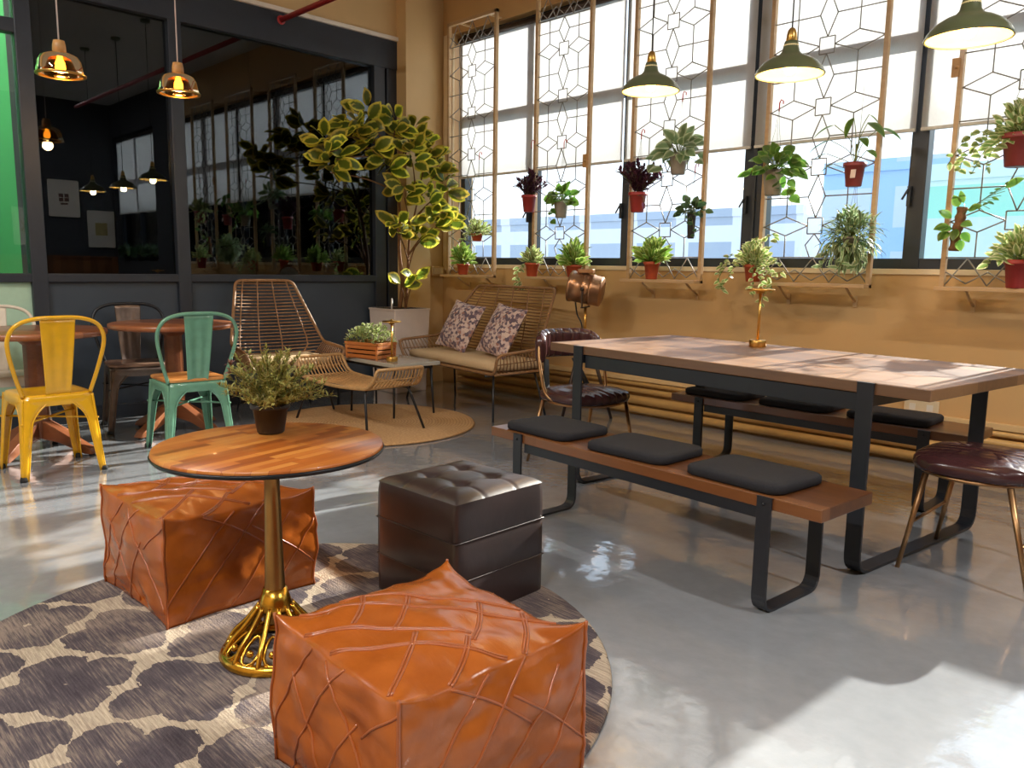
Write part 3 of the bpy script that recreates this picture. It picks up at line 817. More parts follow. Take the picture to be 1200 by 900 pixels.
n = 0; prof = [(0, 1), (.004, 1.006), (.13, 1.01), (.133, 1.004), (.137, 1.01), (.263, 1.008), (.266, 1.002), (.27, 1.008), (.365, 1.0), (Ho-.021, .982)]
ring = []
for q in range(4):
    for k in range(20):
        s = k/20*2-1; ring.append([(s, -1), (1, s), (-s, 1), (-1, -s)][q])
vs = []
for z, k in prof:
    for x, y in ring: 
        c = 1-.02*(abs(x*y))**12
        vs.append((x*So/2*k*c, y*So/2*k*c, z))
nn_ = len(ring); fs = [(i*nn_+k, i*nn_+(k+1) % nn_, (i+1)*nn_+(k+1) % nn_, (i+1)*nn_+k) for i in range(len(prof)-1) for k in range(nn_)]; fs.append(tuple(range(nn_))[::-1])
mb._p(vs, fs); mb.build('body', M['brown_leather'], t)
mb = MB()
for z in (.1335, .2665):
    for x, y in ():
        pass
    mb.tube([(x*So/2*1.008, y*So/2*1.008, z) for x, y in ring], .0022, 5, closed=True)
mb.build('seam_piping', M['brown_leather'], t)
for a, b in tuf: MB().sphere((a*So/2, b*So/2, Ho-.022), .011, 8, (1, 1, .6)).build('button', M['brown_leather'], t)

# ------------------------------------------------------------------ rattan lounge pieces
def rattan_seat(loc, rz, label, name, cat, W, D, topW, topZ, seatZ=.36, armZ=.51, cush=1, lean=.16, nstrap=5):
    """front edge at y=0, back towards +y"""
    t = thing(name, label, cat, loc, rz)
    h = W/2; th_ = topW/2
    FLp = lambda s: V((s*(h-.06), .02, seatZ)); TIP = lambda s: V((s*h, 0, armZ)); AR = lambda s: V((s*(h-.02), D*.62, armZ+.03)); TOP = lambda s: V((s*th_, D+lean*.3, topZ))
    BK = lambda s: V((s*(h-.12), D*.84, seatZ))
    frame = MB()
    side = lambda s: fillet([BK(s), FLp(s), TIP(s), AR(s), TOP(s)], .05, 5)
    loop = fillet([FLp(-1), TIP(-1), AR(-1), TOP(-1), TOP(1), AR(1), TIP(1), FLp(1)], .055, 5, closed=True)
    frame.tube(loop, .0125, 8, closed=True)
    frame.tube(fillet([FLp(-1), BK(-1), BK(1), FLp(1)], .05, 4), .011, 8)
    frame.build('frame', M['rattan'], t)
    wv = MB()
    def L(s, q):   # outer edge from arm rear up to the top
        a, b = AR(s), TOP(s); return a.lerp(b, q)
    def backpt(u, q):
        """u 0..1 across, q 0..1 up"""
        lo_l, lo_r = BK(-1), BK(1)
        l = (lo_l.lerp(AR(-1), min(1, q/.22)) if q < .22 else L(-1, (q-.22)/.78)); r = (lo_r.lerp(AR(1), min(1, q/.22)) if q < .22 else L(1, (q-.22)/.78))
        ymid = D*.84+(D+lean*.3-D*.84)*q+.05*q*(1-q)
        k = 1-abs(2*u-1)**2.6
        p = l.lerp(r, u); zmid = seatZ+(topZ-seatZ)*q
        return V((p.x, p.y+(ymid-p.y)*k, p.z+(zmid-p.z)*k))
    nr = 25
    for i in range(1, nr): wv.tube([backpt(j/14, i/nr) for j in range(15)], .0048, 5)
    for k in range(nstrap):
        u = .12+.76*k/(nstrap-1); wv.tube([backpt(u, i/10)+V((0, -.006, 0)) for i in range(11)], .0055, 5)
    for s in (-1, 1):
        n = 15
        for i in range(n):
            q = i/(n-1); a = FLp(s).lerp(BK(s), q); b = TIP(s).lerp(AR(s), q); m = a.lerp(b, .5)+V((s*.012, 0, -.008))
            wv.tube([a, m, b], .0045, 5)
        wv.tube([FLp(s).lerp(TIP(s), .5), BK(s).lerp(AR(s), .5)], .0045, 5)
    for i in range(16):
        q = i/15; wv.tube([FLp(-1).lerp(BK(-1), q), FLp(1).lerp(BK(1), q)], .005, 5)
    wv.build('weave', M['rattan'], t)
    # cushion
    hw = h-.085
    def cu(u, v):
        a = 2*PI*u; x, y = math.cos(a), math.sin(a); k = 1/max(abs(x), abs(y))**.86
        rr = [0, .6, .93, 1.0, 1.0, .95, .6, 0][int(round(v*7))]; z = [0, 0, .0, .014, .05, .066, .074, .076][int(round(v*7))]
        return V((x*k*rr*hw, D*.44+y*k*rr*D*.4, seatZ+.012+z))
    MB().grid(cu, 48, 8, True).build('seat_cushion', M['linen'], t)
    st = MB()
    for y in (.08, D*.72): st.tube([(-h+.16, y, seatZ-.02), (h-.16, y, seatZ-.02)], .009, 8)
    for s in (-1, 1): st.tube([(s*(h-.16), .0, seatZ-.02), (s*(h-.16), D*.8, seatZ-.02)], .009, 8)
    st.build('under_frame', M['black_steel'], t)
    for s in (-1, 1):
        for y, dy in ((.08, -.05), (D*.72, .06)):
            MB().tube([(s*(h-.16), y, seatZ-.02), (s*(h-.09), y+dy, .0)], .009, 8).build('leg', M['black_steel'], t)
    return t
lv = rattan_seat((-4.93, 4.09, 0), R(-8), 'rattan loveseat with beige cushion, back to the window wall', 'rattan_loveseat', 'sofa', 1.5, .66, 1.1, .99)
lc = rattan_seat((-5.42, 3.06, 0), R(90-6), 'rattan lounge chair with high trapezoid back against the glass partition', 'rattan_lounge_chair', 'chair', .8, .58, .47, 1.02, armZ=.5, nstrap=4)
# patterned cushions
def throw(loc, rot, label, s=.43):
    def fn(sg):
        def g(u, v):
            x, y = u*2-1, v*2-1
            k = 1-.07*(1-abs(y)**2)*abs(x)**2; k2 = 1-.07*(1-abs(x)**2)*abs(y)**2
            th_ = .075*((1-abs(x)**2.2)*(1-abs(y)**2.2))**.6
            return V((x*s/2*k, sg*th_, y*s/2*k2))
        return g
    mb = MB(); mb.grid(fn(-1), 25, 25); mb.grid(fn(1), 25, 25)
    t = thing('throw_pillow', label, 'cushion', loc, 0, 'floral throw pillows on the loveseat'); t.rotation_euler = rot
    mb.build('cover', M['floral'], t)
    p = []
    for i in range(81):
        q = i/20; k = int(q) % 4; f_ = (q-int(q))*2-1; x, y = [(f_, -1), (1, f_), (-f_, 1), (-1, -f_)][k]
        kk = 1-.07*(1-abs(y)**2)*abs(x)**2; k2 = 1-.07*(1-abs(x)**2)*abs(y)**2; p.append(V((x*s/2*kk, 0, y*s/2*k2)))
    MB().tube(p[:-1], .004, 5, closed=True).build('piping', M['floral'], t)
throw((-5.13, 4.44, .655), (R(-27), R(6), R(-6)), 'left floral throw pillow on the rattan loveseat, nearer the planter')
throw((-4.56, 4.38, .655), (R(-27), R(5), R(-12)), 'right floral throw pillow on the rattan loveseat, beside the channelled chair')

# rattan footstool
t = thing('rattan_footstool', 'low rattan footstool with curled-up ends standing on the jute rug', 'footstool', (-4.82, 3.2, .0165), R(0))
hx, hy, zs_ = .41, .21, .315
def fs_pt(a, b):   # a -1..1 along x incl curled ends, b -1..1
    ax = abs(a); s = 1 if a > 0 else -1
    if ax < .78: x = a/.78*hx; z = zs_-.02*math.cos(a/.78*PI/2)
    else: q = (ax-.78)/.22; x = s*(hx+.1*q+.015*math.sin(q*PI)); z = zs_+.135*q**1.2
    return V((x, b*(hy-.02*max(0, (ax-.78)/.22)), z))
A = [i/30*2-1 for i in range(31)]
fr = MB(); fr.tube(fillet([fs_pt(a, -1) for a in A]+[fs_pt(a, 1) for a in A[::-1]], .02, 3, True), .012, 8, closed=True)
for s in (-1, 1): fr.tube([fs_pt(s*.78, -1), fs_pt(s*.78, 1)], .009, 8)
fr.build('frame', M['rattan_pale'], t)
wv = MB()
for i in range(1, 14): b = i/14*2-1; wv.tube([fs_pt(a, b) for a in A], .0055, 5)
for a in (-.9, -.6, -.3, 0, .3, .6, .9): wv.tube([fs_pt(a, -1)+V((0, 0, -.007)), fs_pt(a, 1)+V((0, 0, -.007))], .0055, 5)
wv.build('weave', M['rattan_pale'], t)
for s in (-1, 1):
    MB().tube(fillet([V((s*(hx+.05), -hy-.03, 0)), V((s*(hx-.06), -hy+.03, zs_-.015)), V((s*(hx-.06), hy-.03, zs_-.015)), V((s*(hx+.05), hy+.03, 0))], .04, 5), .009, 8).build('leg', M['black_steel'], t)
MB().tube([(-hx+.06, -hy+.05, zs_-.024), (hx-.06, -hy+.05, zs_-.024)], .007, 6).tube([(-hx+.06, hy-.05, zs_-.024), (hx-.06, hy-.05, zs_-.024)], .007, 6).build('rail', M['black_steel'], t)

# low grey coffee table
t = thing('coffee_table', 'low coffee table with grey marble slab top behind the rattan footstool', 'table', (-5.2, 3.7, 0), R(-2))
MB().box((0, 0, .415), (.92, .42, .03)).build('tabletop', M['stone'], t, bevel=.004)
w = MB()
for y in (-.17, .17): w.b2((-.4, y-.012, .375), (.4, y+.012, .4))
for x in (-.4, .4): w.b2((x-.012, -.17, .375), (x+.012, .17, .4))
w.build('under_frame', M['black_steel'], t)
for x in (-.4, .4):
    for y in (-.17, .17): MB().cyl((x*.98, y, .39), (x*1.02, y*1.1, 0), .011, .008).build('leg', M['black_steel'], t)

# ------------------------------------------------------------------ channelled cafe chairs
def channel_chair(loc, rz, label, back_on=True, name='channel_back_chair', cat='chair'):
    """faces -y"""
    t = thing(name, label, cat, loc, rz)
    RR = [0, .5, .88, .97, 1.0, .99, .95, .88, .8, .7, .6, .5, .4, .3, .2, .1, 0]; ZZ = [.425, .425, .425, .432, .452, .472, .484, .492, .498, .502, .505, .507, .508, .509, .509, .51, .51]
    def seat(u, v):
        a = 2*PI*u; x, y = math.cos(a), math.sin(a); k = 1/(abs(x)**3.2+abs(y)**3.2)**(1/3.2)
        i = int(round(v*16)); rr = RR[i]; z = ZZ[i]
        X = x*k*rr*.215; Y = y*k*rr*.205
        if i >= 4:
            g = math.sqrt(abs(math.sin(X/.048*PI))); z += .013*g-.008
            if i <= 6: X *= 1; Y += (.006*g-.004)*(1 if y > 0 else -1)*min(1, abs(y)*1.5)
        return V((X, Y, z))
    MB().grid(seat, 200, 17, True).build('seat_cushion', M['plum_leather'], t)
    def back(sg):
        def g(u, v):
            a = (u-.5)*2.1; rad = .24; d = .024*math.sqrt(max(0, 1-(abs(2*v-1))**4))*(1 if abs(2*u-1) < .98 else .5)+(.012*math.sqrt(abs(math.sin(u*PI*9)))-.006)*(1 if 0 < v < 1 else 0)
            q = rad+sg*d
            edge = .02*(abs(2*u-1)**6)
            return V((math.sin(a)*q, math.cos(a)*q+.0, .66+.02-edge+(.19-2*edge)*v+.0))
        return g
    mb = MB(); mb.grid(back(-1), 145, 15); mb.grid(back(1), 145, 15)
    for s in (0, 1): mb.sheet(lambda u, v: back(u*2-1)(s, v), 5, 11, .004)
    if back_on: mb.build('backrest', M['plum_leather'], t)
    fr = MB()
    fr.tube(fillet([V((math.sin(a)*.2, math.cos(a)*.195, .42)) for a in [2*PI*i/24 for i in range(24)]], .02, 2, True), .009, 8, closed=True)
    for s in (-1, 1) if back_on else ():
        fr.tube(smooth_path([(s*.205, .14, .8), (s*.222, .12, .7), (s*.226, .09, .58), (s*.215, .06, .47), (s*.19, -.02, .42)], 5), .009, 8)
    fr.build('frame', M['bronze'], t)
    for s in (-1, 1):
        MB().tube([(s*.18, -.13, .42), (s*.2, -.19, .0)], [.011, .008], 8).build('leg', M['bronze'], t)
        MB().tube([(s*.18, .13, .42), (s*.21, .22, .0)], [.011, .008], 8).build('leg', M['bronze'], t)
        if back_on: MB().bar((s*.1, .21, .67), (s*.16, .12, .43), .028, .012, (0, 1, 0)).build('back_brace', M['black_steel'], t)
    for y, x in ((-.165, .19), (.182, .195)): MB().cyl((-x, y, .2), (x, y, .2), .0065, n=8).build('stretcher', M['bronze'], t)
    return t
k1 = channel_chair((-2.98, 3.55, 0), R(90-8), 'plum channelled chair with brass frame at the left end of the dining table')
k2 = channel_chair((-.85, 3.43, 0), R(-90), 'plum channelled stool with brass legs at the right end of the dining table', False, 'channelled_stool', 'stool')
k1.scale = (1.1, 1.1, .91); k2.scale = (1.1, 1.1, .93)

# ------------------------------------------------------------------ studio floor lamp
t = thing('studio_floor_lamp', 'vintage bronze studio floor lamp with drum head behind the loveseat', 'lamp', (-3.98, 4.72, 0), R(118))
ax = Euler((R(-80), 0, 0)).to_matrix()
mh = V((0, 0, 1.0))
MB().lathe([(.0, -.13), (.1, -.13), (.115, -.12), (.115, -.06), (.121, -.055), (.121, -.045), (.115, -.04), (.115, .0), (.121, .005), (.121, .015), (.115, .02), (.115, .1), (.122, .105), (.122, .125), (.112, .13), (.108, .11), (0, .1)], mh, 36, ax).build('lamp_head', M['copper'], t)
MB().lathe([(0, .112), (.1, .112), (.106, .12), (.1, .124), (0, .118)], mh, 30, ax).build('lens', M['steel_white'], t)
MB().box((0, .0, 1.135), (.09, .12, .035)).build('vent_cap', M['copper'], t, bevel=.008)
mb = MB()
for s in (-1, 1): mb.bar((s*.128, 0, 1.0), (s*.128, 0, .86), .008, .02).sphere((s*.134, 0, 1.0), .016, 8)
mb.bar((-.13, 0, .86), (.13, 0, .86), .02, .008); mb.build('yoke', M['dark_metal'], t)
MB().cyl((0, 0, .63), (0, 0, .86), .011).cyl((0, 0, .6), (0, 0, .66), .022).sphere((.03, 0, .64), .013, 8).build('pole', M['brass'], t)
MB().tube(smooth_path([(0, .08, .9), (.03, .07, .8), (.0, .03, .74), (.02, .02, .66)], 5), .006, 6).build('cable', M['cord_black'], t)
for k in range(3):
    a = 2*PI*k/3+.5; MB().tube([(math.cos(a)*.03, math.sin(a)*.03, .63), (math.cos(a)*.23, math.sin(a)*.23, 0)], [.016, .012], 8).build('leg', M['dark_metal'], t)
MB().lathe([(0, .585), (.05, .585), (.052, .62), (.03, .635), (0, .635)]).build('hub', M['dark_metal'], t)

# ------------------------------------------------------------------ pendants
def olive_pendant(loc, label):
    t = thing('olive_pendant', label, 'pendant lamp', loc, 0, 'olive dome pendants over the dining table')
    out = [(.155, 0), (.158, .004), (.15, .022), (.125, .052), (.09, .074), (.055, .088), (.04, .105), (.034, .135), (.03, .15)]
    MB().lathe(out[1:]+[(.0, .15)], n=48).build('lamp_shade', M['pend_green'], t)
    MB().lathe([(r-.004, z) for r, z in out[:-1]]+[(0, .13)], n=48).build('shade_lining', M['pend_in'], t)
    MB().lathe([(.157, -.001), (.1595, .003), (.157, .007), (.152, .003), (.157, -.001)], n=48).build('rim', M['pend_green'], t)
    MB().lathe([(0, .148), (.022, .148), (.025, .155), (.022, .185), (.018, .2), (.01, .21), (0, .21)], n=20).build('socket', M['brass'], t)
    MB().lathe([(.0305, .112), (.036, .112), (.0355, .132), (.031, .14)], n=24).build('cap_band', M['pend_in'], t)
    MB().sphere((0, 0, .035), .03, 10, (1, 1, 1.2)).build('bulb', M['bulb'], t)
    MB().cyl((0, 0, .2), (0, 0, ZC-loc[2]), .0035, n=6).build('cord', M['cord_black'], t)
    MB().lathe([(0, ZC-loc[2]-.03), (.05, ZC-loc[2]-.03), (.055, ZC-loc[2]), (0, ZC-loc[2])], n=20).build('ceiling_rose', M['pend_green'], t)
    ld = bpy.data.lights.new('pendant_light', 'POINT'); ld.energy = 5; ld.color = (1, .66, .3); ld.shadow_soft_size = .035
    lo = bpy.data.objects.new('pendant_light', ld); COL.objects.link(lo); lo.location = (0, 0, -.01); lo.parent = t
    return t
op = olive_pendant((-2.7, 3.7, 2.115), 'leftmost of the three olive green dome pendants')
dup(op, (-1.87, 3.65, 2.065), 0, 'middle of the three olive green dome pendants')
dup(op, (-1.08, 3.54, 2.06), 0, 'rightmost of the three olive green dome pendants, nearest the camera')
def amber_pendant(loc, label):
    t = thing('amber_pendant', label, 'pendant lamp', loc, 0, 'amber glass pendants over the round tables')
    out = [(.03, .115), (.065, .108), (.093, .092), (.108, .065), (.117, .02), (.121, .0)]
    MB().lathe(out+[(.117, -.003), (.113, .02), (.104, .063), (.089, .088), (.062, .104), (.03, .111), (.03, .115)], n=44).build('glass_shade', M['amber'], t)
    MB().lathe([(.104, -.004), (.122, -.002), (.123, .005), (.119, .006), (.104, .002), (.104, -.004)], n=44).build('rim', M['brass'], t)
    MB().lathe([(0, .108), (.034, .108), (.032, .15), (.027, .175), (0, .178)], n=20).build('socket_cap', M['wood_cap'], t)
    MB().lathe([(0, .01), (.016, .014), (.026, .035), (.024, .06), (.014, .085), (.012, .108), (0, .108)], n=18).build('bulb', M['bulb'], t)
    MB().lathe([(0, -.012), (.03, -.012), (.034, -.006), (0, -.004)], n=20).build('bottom_disc', M['brass'], t)
    MB().cyl((0, 0, .17), (0, 0, ZC-loc[2]), .004, n=6).build('cord', M['cord_white'], t)
    MB().lathe([(0, ZC-loc[2]-.03), (.05, ZC-loc[2]-.03), (.055, ZC-loc[2]), (0, ZC-loc[2])], n=20).build('ceiling_rose', M['cord_white'], t)
    ld = bpy.data.lights.new('amber_light', 'POINT'); ld.energy = 5; ld.color = (1, .6, .25); ld.shadow_soft_size = .04
    lo = bpy.data.objects.new('amber_light', ld); COL.objects.link(lo); lo.location = (0, 0, -.04); lo.parent = t
    return t
ap = amber_pendant((-4.84, 1.375, 2.13), 'amber glass pendant on the left, over the leftmost round table')
dup(ap, (-4.9, 2.025, 2.145), 0, 'amber glass pendant second from the left, over the green chair')

# red sprinkler pipe
p = MB().cyl((-6.22, 3.42, 3.12), (-1.0, 3.42, 3.12), .022, n=14).lathe([(.022, 0), (.036, .004), (.036, .012), (.022, .014)], (-6.2, 3.42, 3.12), 16, Euler((0, R(90), 0)).to_matrix())
tag(p.build('sprinkler_pipe', M['red_pipe']), 'red sprinkler pipe running out over the dark header of the glass partition', 'pipe')

# fill lamps added in long ceiling housings to brighten room and corridor
def fill_fixture(loc, label):
    t = thing('ceiling_fill', label, 'ceiling light', loc, 0, 'added ceiling fill lights')
    MB().box((0, 0, -.03), (1.2, .16, .06)).build('housing', M['steel_white'], t, bevel=.006)
    MB().box((0, 0, -.062), (1.1, .12, .006)).build('diffuser', M['lens'], t)
    ld = bpy.data.lights.new('ceiling_fill_lamp', 'AREA'); ld.shape = 'RECTANGLE'; ld.size = 1.1; ld.size_y = .12; ld.energy = 68; ld.color = (1, .97, .94)
    lo = bpy.data.objects.new('ceiling_fill_lamp', ld); COL.objects.link(lo); lo.location = (0, 0, -.07); lo.parent = t; return t
d0 = fill_fixture((-3.6, -.9, ZC), 'added long ceiling fill light behind the camera on the left')
dup(d0, (-.4, -1.3, ZC), 0, 'added long ceiling fill light right behind the camera')
dup(d0, (1.5, 2.6, ZC), 0, 'added long ceiling fill light at the right of the room')
dup(d0, (-6.9, .3, ZC), R(90), 'added long ceiling fill light in the corridor beyond the glass partition')  # added so the green wall shows through the door glass

# outlet and junction box
t = thing('wall_socket', 'beige wall socket low on the tan wall behind the dining table', 'socket', (-1.64, YW, .345))
MB().b2((-.1, -.012, -.045), (.1, 0, .045)).build('face_plate', M['cream'], t, bevel=.004)
w = MB()
for x in (-.05, .05): w.b2((x-.018, -.014, -.02), (x+.018, -.011, .02))
w.build('socket_insert', M['white_trim'], t)
t = thing('junction_box', 'tan painted junction box on the pillar beside the rubber plant', 'box', (XL-.02, 5.05, 1.11))
MB().b2((0, -.08, -.045), (.05, .08, .045)).build('box_body', M['tan_pale'], t, bevel=.005)
MB().b2((.05, -.06, -.03), (.054, .06, .03)).build('cover_plate', M['cream'], t)

# framed prints on the right wall
def print_(y, z, wy, hz_, label, kind):
    t = thing('framed_print', label, 'picture', (XR, y, z), 0, 'framed prints on the far right wall')
    w = MB()
    for s in (-1, 1): w.b2((-.03, s*wy/2-.012, -hz_/2), (0, s*wy/2+.012, hz_/2)); w.b2((-.03, -wy/2, s*hz_/2-.012), (0, wy/2, s*hz_/2+.012))
    w.build('frame', M['paper'], t); MB().b2((-.015, -wy/2, -hz_/2), (-.005, wy/2, hz_/2)).build('paper', M['paper'], t)
    a = MB()
    if kind == 0:
        for i in range(4): a.box((-.018, (-.5+i % 2)*.09, .07-.07*(i//2)-.02), (.004, .07, .06))
        a.box((-.018, 0, -.09), (.004, .12, .03)); a.build('artwork', M['ink_dark'], t)
    elif kind == 1: a.box((-.018, 0, 0), (.004, .2, .22)); a.build('artwork', M['ink_gold'], t)
    else:
        for s in (-1, 1): a.box((-.018, 0, 0), (.004, .03, .2), (s*.6, 0, 0))
        a.sphere((-.016, 0, 0), .03, 6, (.1, 1, 1)); a.build('artwork', M['ink_gold'], t)
print_(4.32, 2.23, .46, .6, 'framed print with dark motif, reflected in the glass partition', 0)
print_(4.9, 1.73, .42, .62, 'framed print with pale gold square, reflected above the dark plants', 1)
print_(3.7, 1.73, .34, .6, 'framed print with crossed gold motif, reflected near the left edge', 2)

# ------------------------------------------------------------------ window grilles
def grille(x0, x1, label, shelf=True, latch=None):
    t = thing('window_grille', label, 'grille', ((x0+x1)/2, 4.98, 1.06), 0, 'wooden grille frames hung before the window')
    W = x1-x0; Hh = 2.31; h = W/2; b = .026
    w = MB()
    for s in (-1, 1): w.b2((s*(h-b/2)-b/2, -.018, 0), (s*(h-b/2)+b/2, .018, Hh))
    w.b2((-h, -.018, Hh-.03), (h, .018, Hh)); w.b2((-h, -.1, 0), (h, .018, .022))
    w.build('frame', M['frame_wood'], t, bevel=.002)
    g = MB(); r_ = .0042; iw = h-b
    def seg(a, c): g.tube([(a[0], 0, a[1]), (c[0], 0, c[1])], r_, 5)
    z0 = .185; P = .365; cxq = iw*.56; sq = .048; sqh = .05
    seg((-iw, .185), (iw, .185)); seg((-iw, Hh-.22), (iw, Hh-.22))
    k = 0; z = z0+.2
    while z < Hh-.26:
        # central square
        for a, c in (((-sq, z-sqh), (sq, z-sqh)), ((sq, z-sqh), (sq, z+sqh)), ((sq, z+sqh), (-sq, z+sqh)), ((-sq, z+sqh), (-sq, z-sqh))): seg(a, c)
        last = z+P > Hh-.26
        zt_ = z+P-sqh if not last else Hh-.22
        zm = (z+sqh+zt_)/2; dx = sq*1.15
        for s in (-1, 1):
            seg((0, z+sqh), (s*dx, zm)); seg((s*dx, zm), (0, zt_)); seg((s*dx, zm), (s*iw, zm))
            # side rhombus
            seg((s*sq, z), (s*cxq, z+.06)); seg((s*cxq, z+.06), (s*iw, z)); seg((s*iw, z), (s*cxq, z-.06)); seg((s*cxq, z-.06), (s*sq, z))
            seg((s*cxq, z+.06), (s*cxq, min(z+P-.06, Hh-.22)))
            if k == 0: seg((s*cxq, z-.06), (s*cxq, z0)); seg((0, z-sqh), (s*dx, z-.12)); seg((s*dx, z-.12), (s*dx*.4, z0))
        z += P; k += 1
    # chevrons in the bottom and top panels
    for zz0, zz1 in ((.03, .18), (Hh-.215, Hh-.035)):
        n = 3
        for i in range(n):
            xa = -iw+2*iw*i/n; xb = -iw+2*iw*(i+1)/n; xm = (xa+xb)/2
            seg((xa, zz0), (xm, zz1)); seg((xm, zz1), (xb, zz0)); seg((xa, zz0+(zz1-zz0)*.5), (xm, zz0+.01)); seg((xm, zz0+.01), (xb, zz0+(zz1-zz0)*.5))
    g.build('lattice', M['wire'], t)
    for s in (-1, 1):
        MB().tube([(s*h*.6, 0, .005), (s*h*.6, .08, -.05), (s*h*.6, .165, -.09)], .008, 6).box((s*h*.6, .163, -.09), (.025, .006, .07)).build('wall_bracket', M['frame_wood'], t)
        MB().box((s*h*.6, .09, Hh-.015), (.02, .16, .012)).build('top_bracket', M['frame_wood'], t)
    if latch:
        lx, lz = latch; MB().box((lx, -.028, lz), (.036, .02, .1)).sphere((lx+.01, -.045, lz), .01, 6).build('latch', M['wood_cap'], t)
    return t
grille(-5.94, -5.28, 'grille frame at the far left, in the window corner')
grille(-4.805, -4.195, 'grille frame second from the left, with a small wooden latch', latch=(.28, .94))
grille(-3.785, -3.125, 'grille frame in the middle, behind the leftmost olive pendant')
grille(-2.69, -1.94, 'grille frame second from the right, behind the middle olive pendant')
grille(-1.55, -.85, 'grille frame at the right edge, by the rightmost olive pendant', latch=(-.36, 1.22))

# ------------------------------------------------------------------ plants
def pot_parts(t, r, h, m, soil=True, rim=True):
    rb = r*.72
    prof = [(0, 0), (rb*.9, 0), (rb, .004), (r*.93, h*.84)]
    prof += [(r*1.03, h*.84), (r*1.06, h*.87), (r*1.05, h), (r*.95, h), (r*.92, h*.88), (0, h*.88)] if rim else [(r, h), (r*.94, h), (r*.92, h*.9), (0, h*.9)]
    MB().lathe(prof, n=28).build('pot', m, t)
    MB().lathe([(0, h*.9+.004), (r*.5, h*.92), (r*.9, h*.885)], n=20).build('soil', M['soil'], t)
def rnd_dir(rg, el0, el1):
    a = rg.uniform(0, 2*PI); e = R(rg.uniform(el0, el1)); return V((math.cos(a)*math.cos(e), math.sin(a)*math.cos(e), math.sin(e)))
def bushy(rg, c, n, r, h, L, W, el=(15, 85), bend=.9, stems=True, flat=1.0):
    mb = MB(); st = MB()
    for i in range(n):
        d = rnd_dir(rg, *el); d.y *= flat
        q = rg.uniform(.25, 1)
        b = V(c)+V((d.x*r*q, d.y*r*q*1.0, max(0, d.z)*h*q))
        mb.leaf(b, d+V((0, 0, .1)), V((.45, -.75, .55))+rnd_dir(rg, -60, 60)*.5, L*rg.uniform(.7, 1.25), W*rg.uniform(.75, 1.2), bend*rg.uniform(.4, 1.4), .15, 4)
        if i % 2 == 0: st.tube([V(c)+V((d.x*r*.1, d.y*r*.1, 0)), V(c)+V((d.x*r*q*.6, d.y*r*q*.6, d.z*h*q*.62)), b], .0016, 4)
    return mb, st
def trail(rg, mb, st, pts, L, W, gap):
    pts = smooth_path(pts, 5); st.tube(pts, .0018, 4); acc = 0; k = 0
    for i in range(len(pts)-1):
        acc += (pts[i+1]-pts[i]).length
        if acc > gap:
            acc = 0; k += 1; a = rg.uniform(0, 2*PI)
            d = V((math.cos(a)*.7, math.sin(a)*.5-.3, rg.uniform(-.5, .25)))
            mb.leaf(pts[i], d, V((.3, -.8, .5)), L*rg.uniform(.75, 1.2), W*rg.uniform(.8, 1.15), .5, .12, 5, .4)
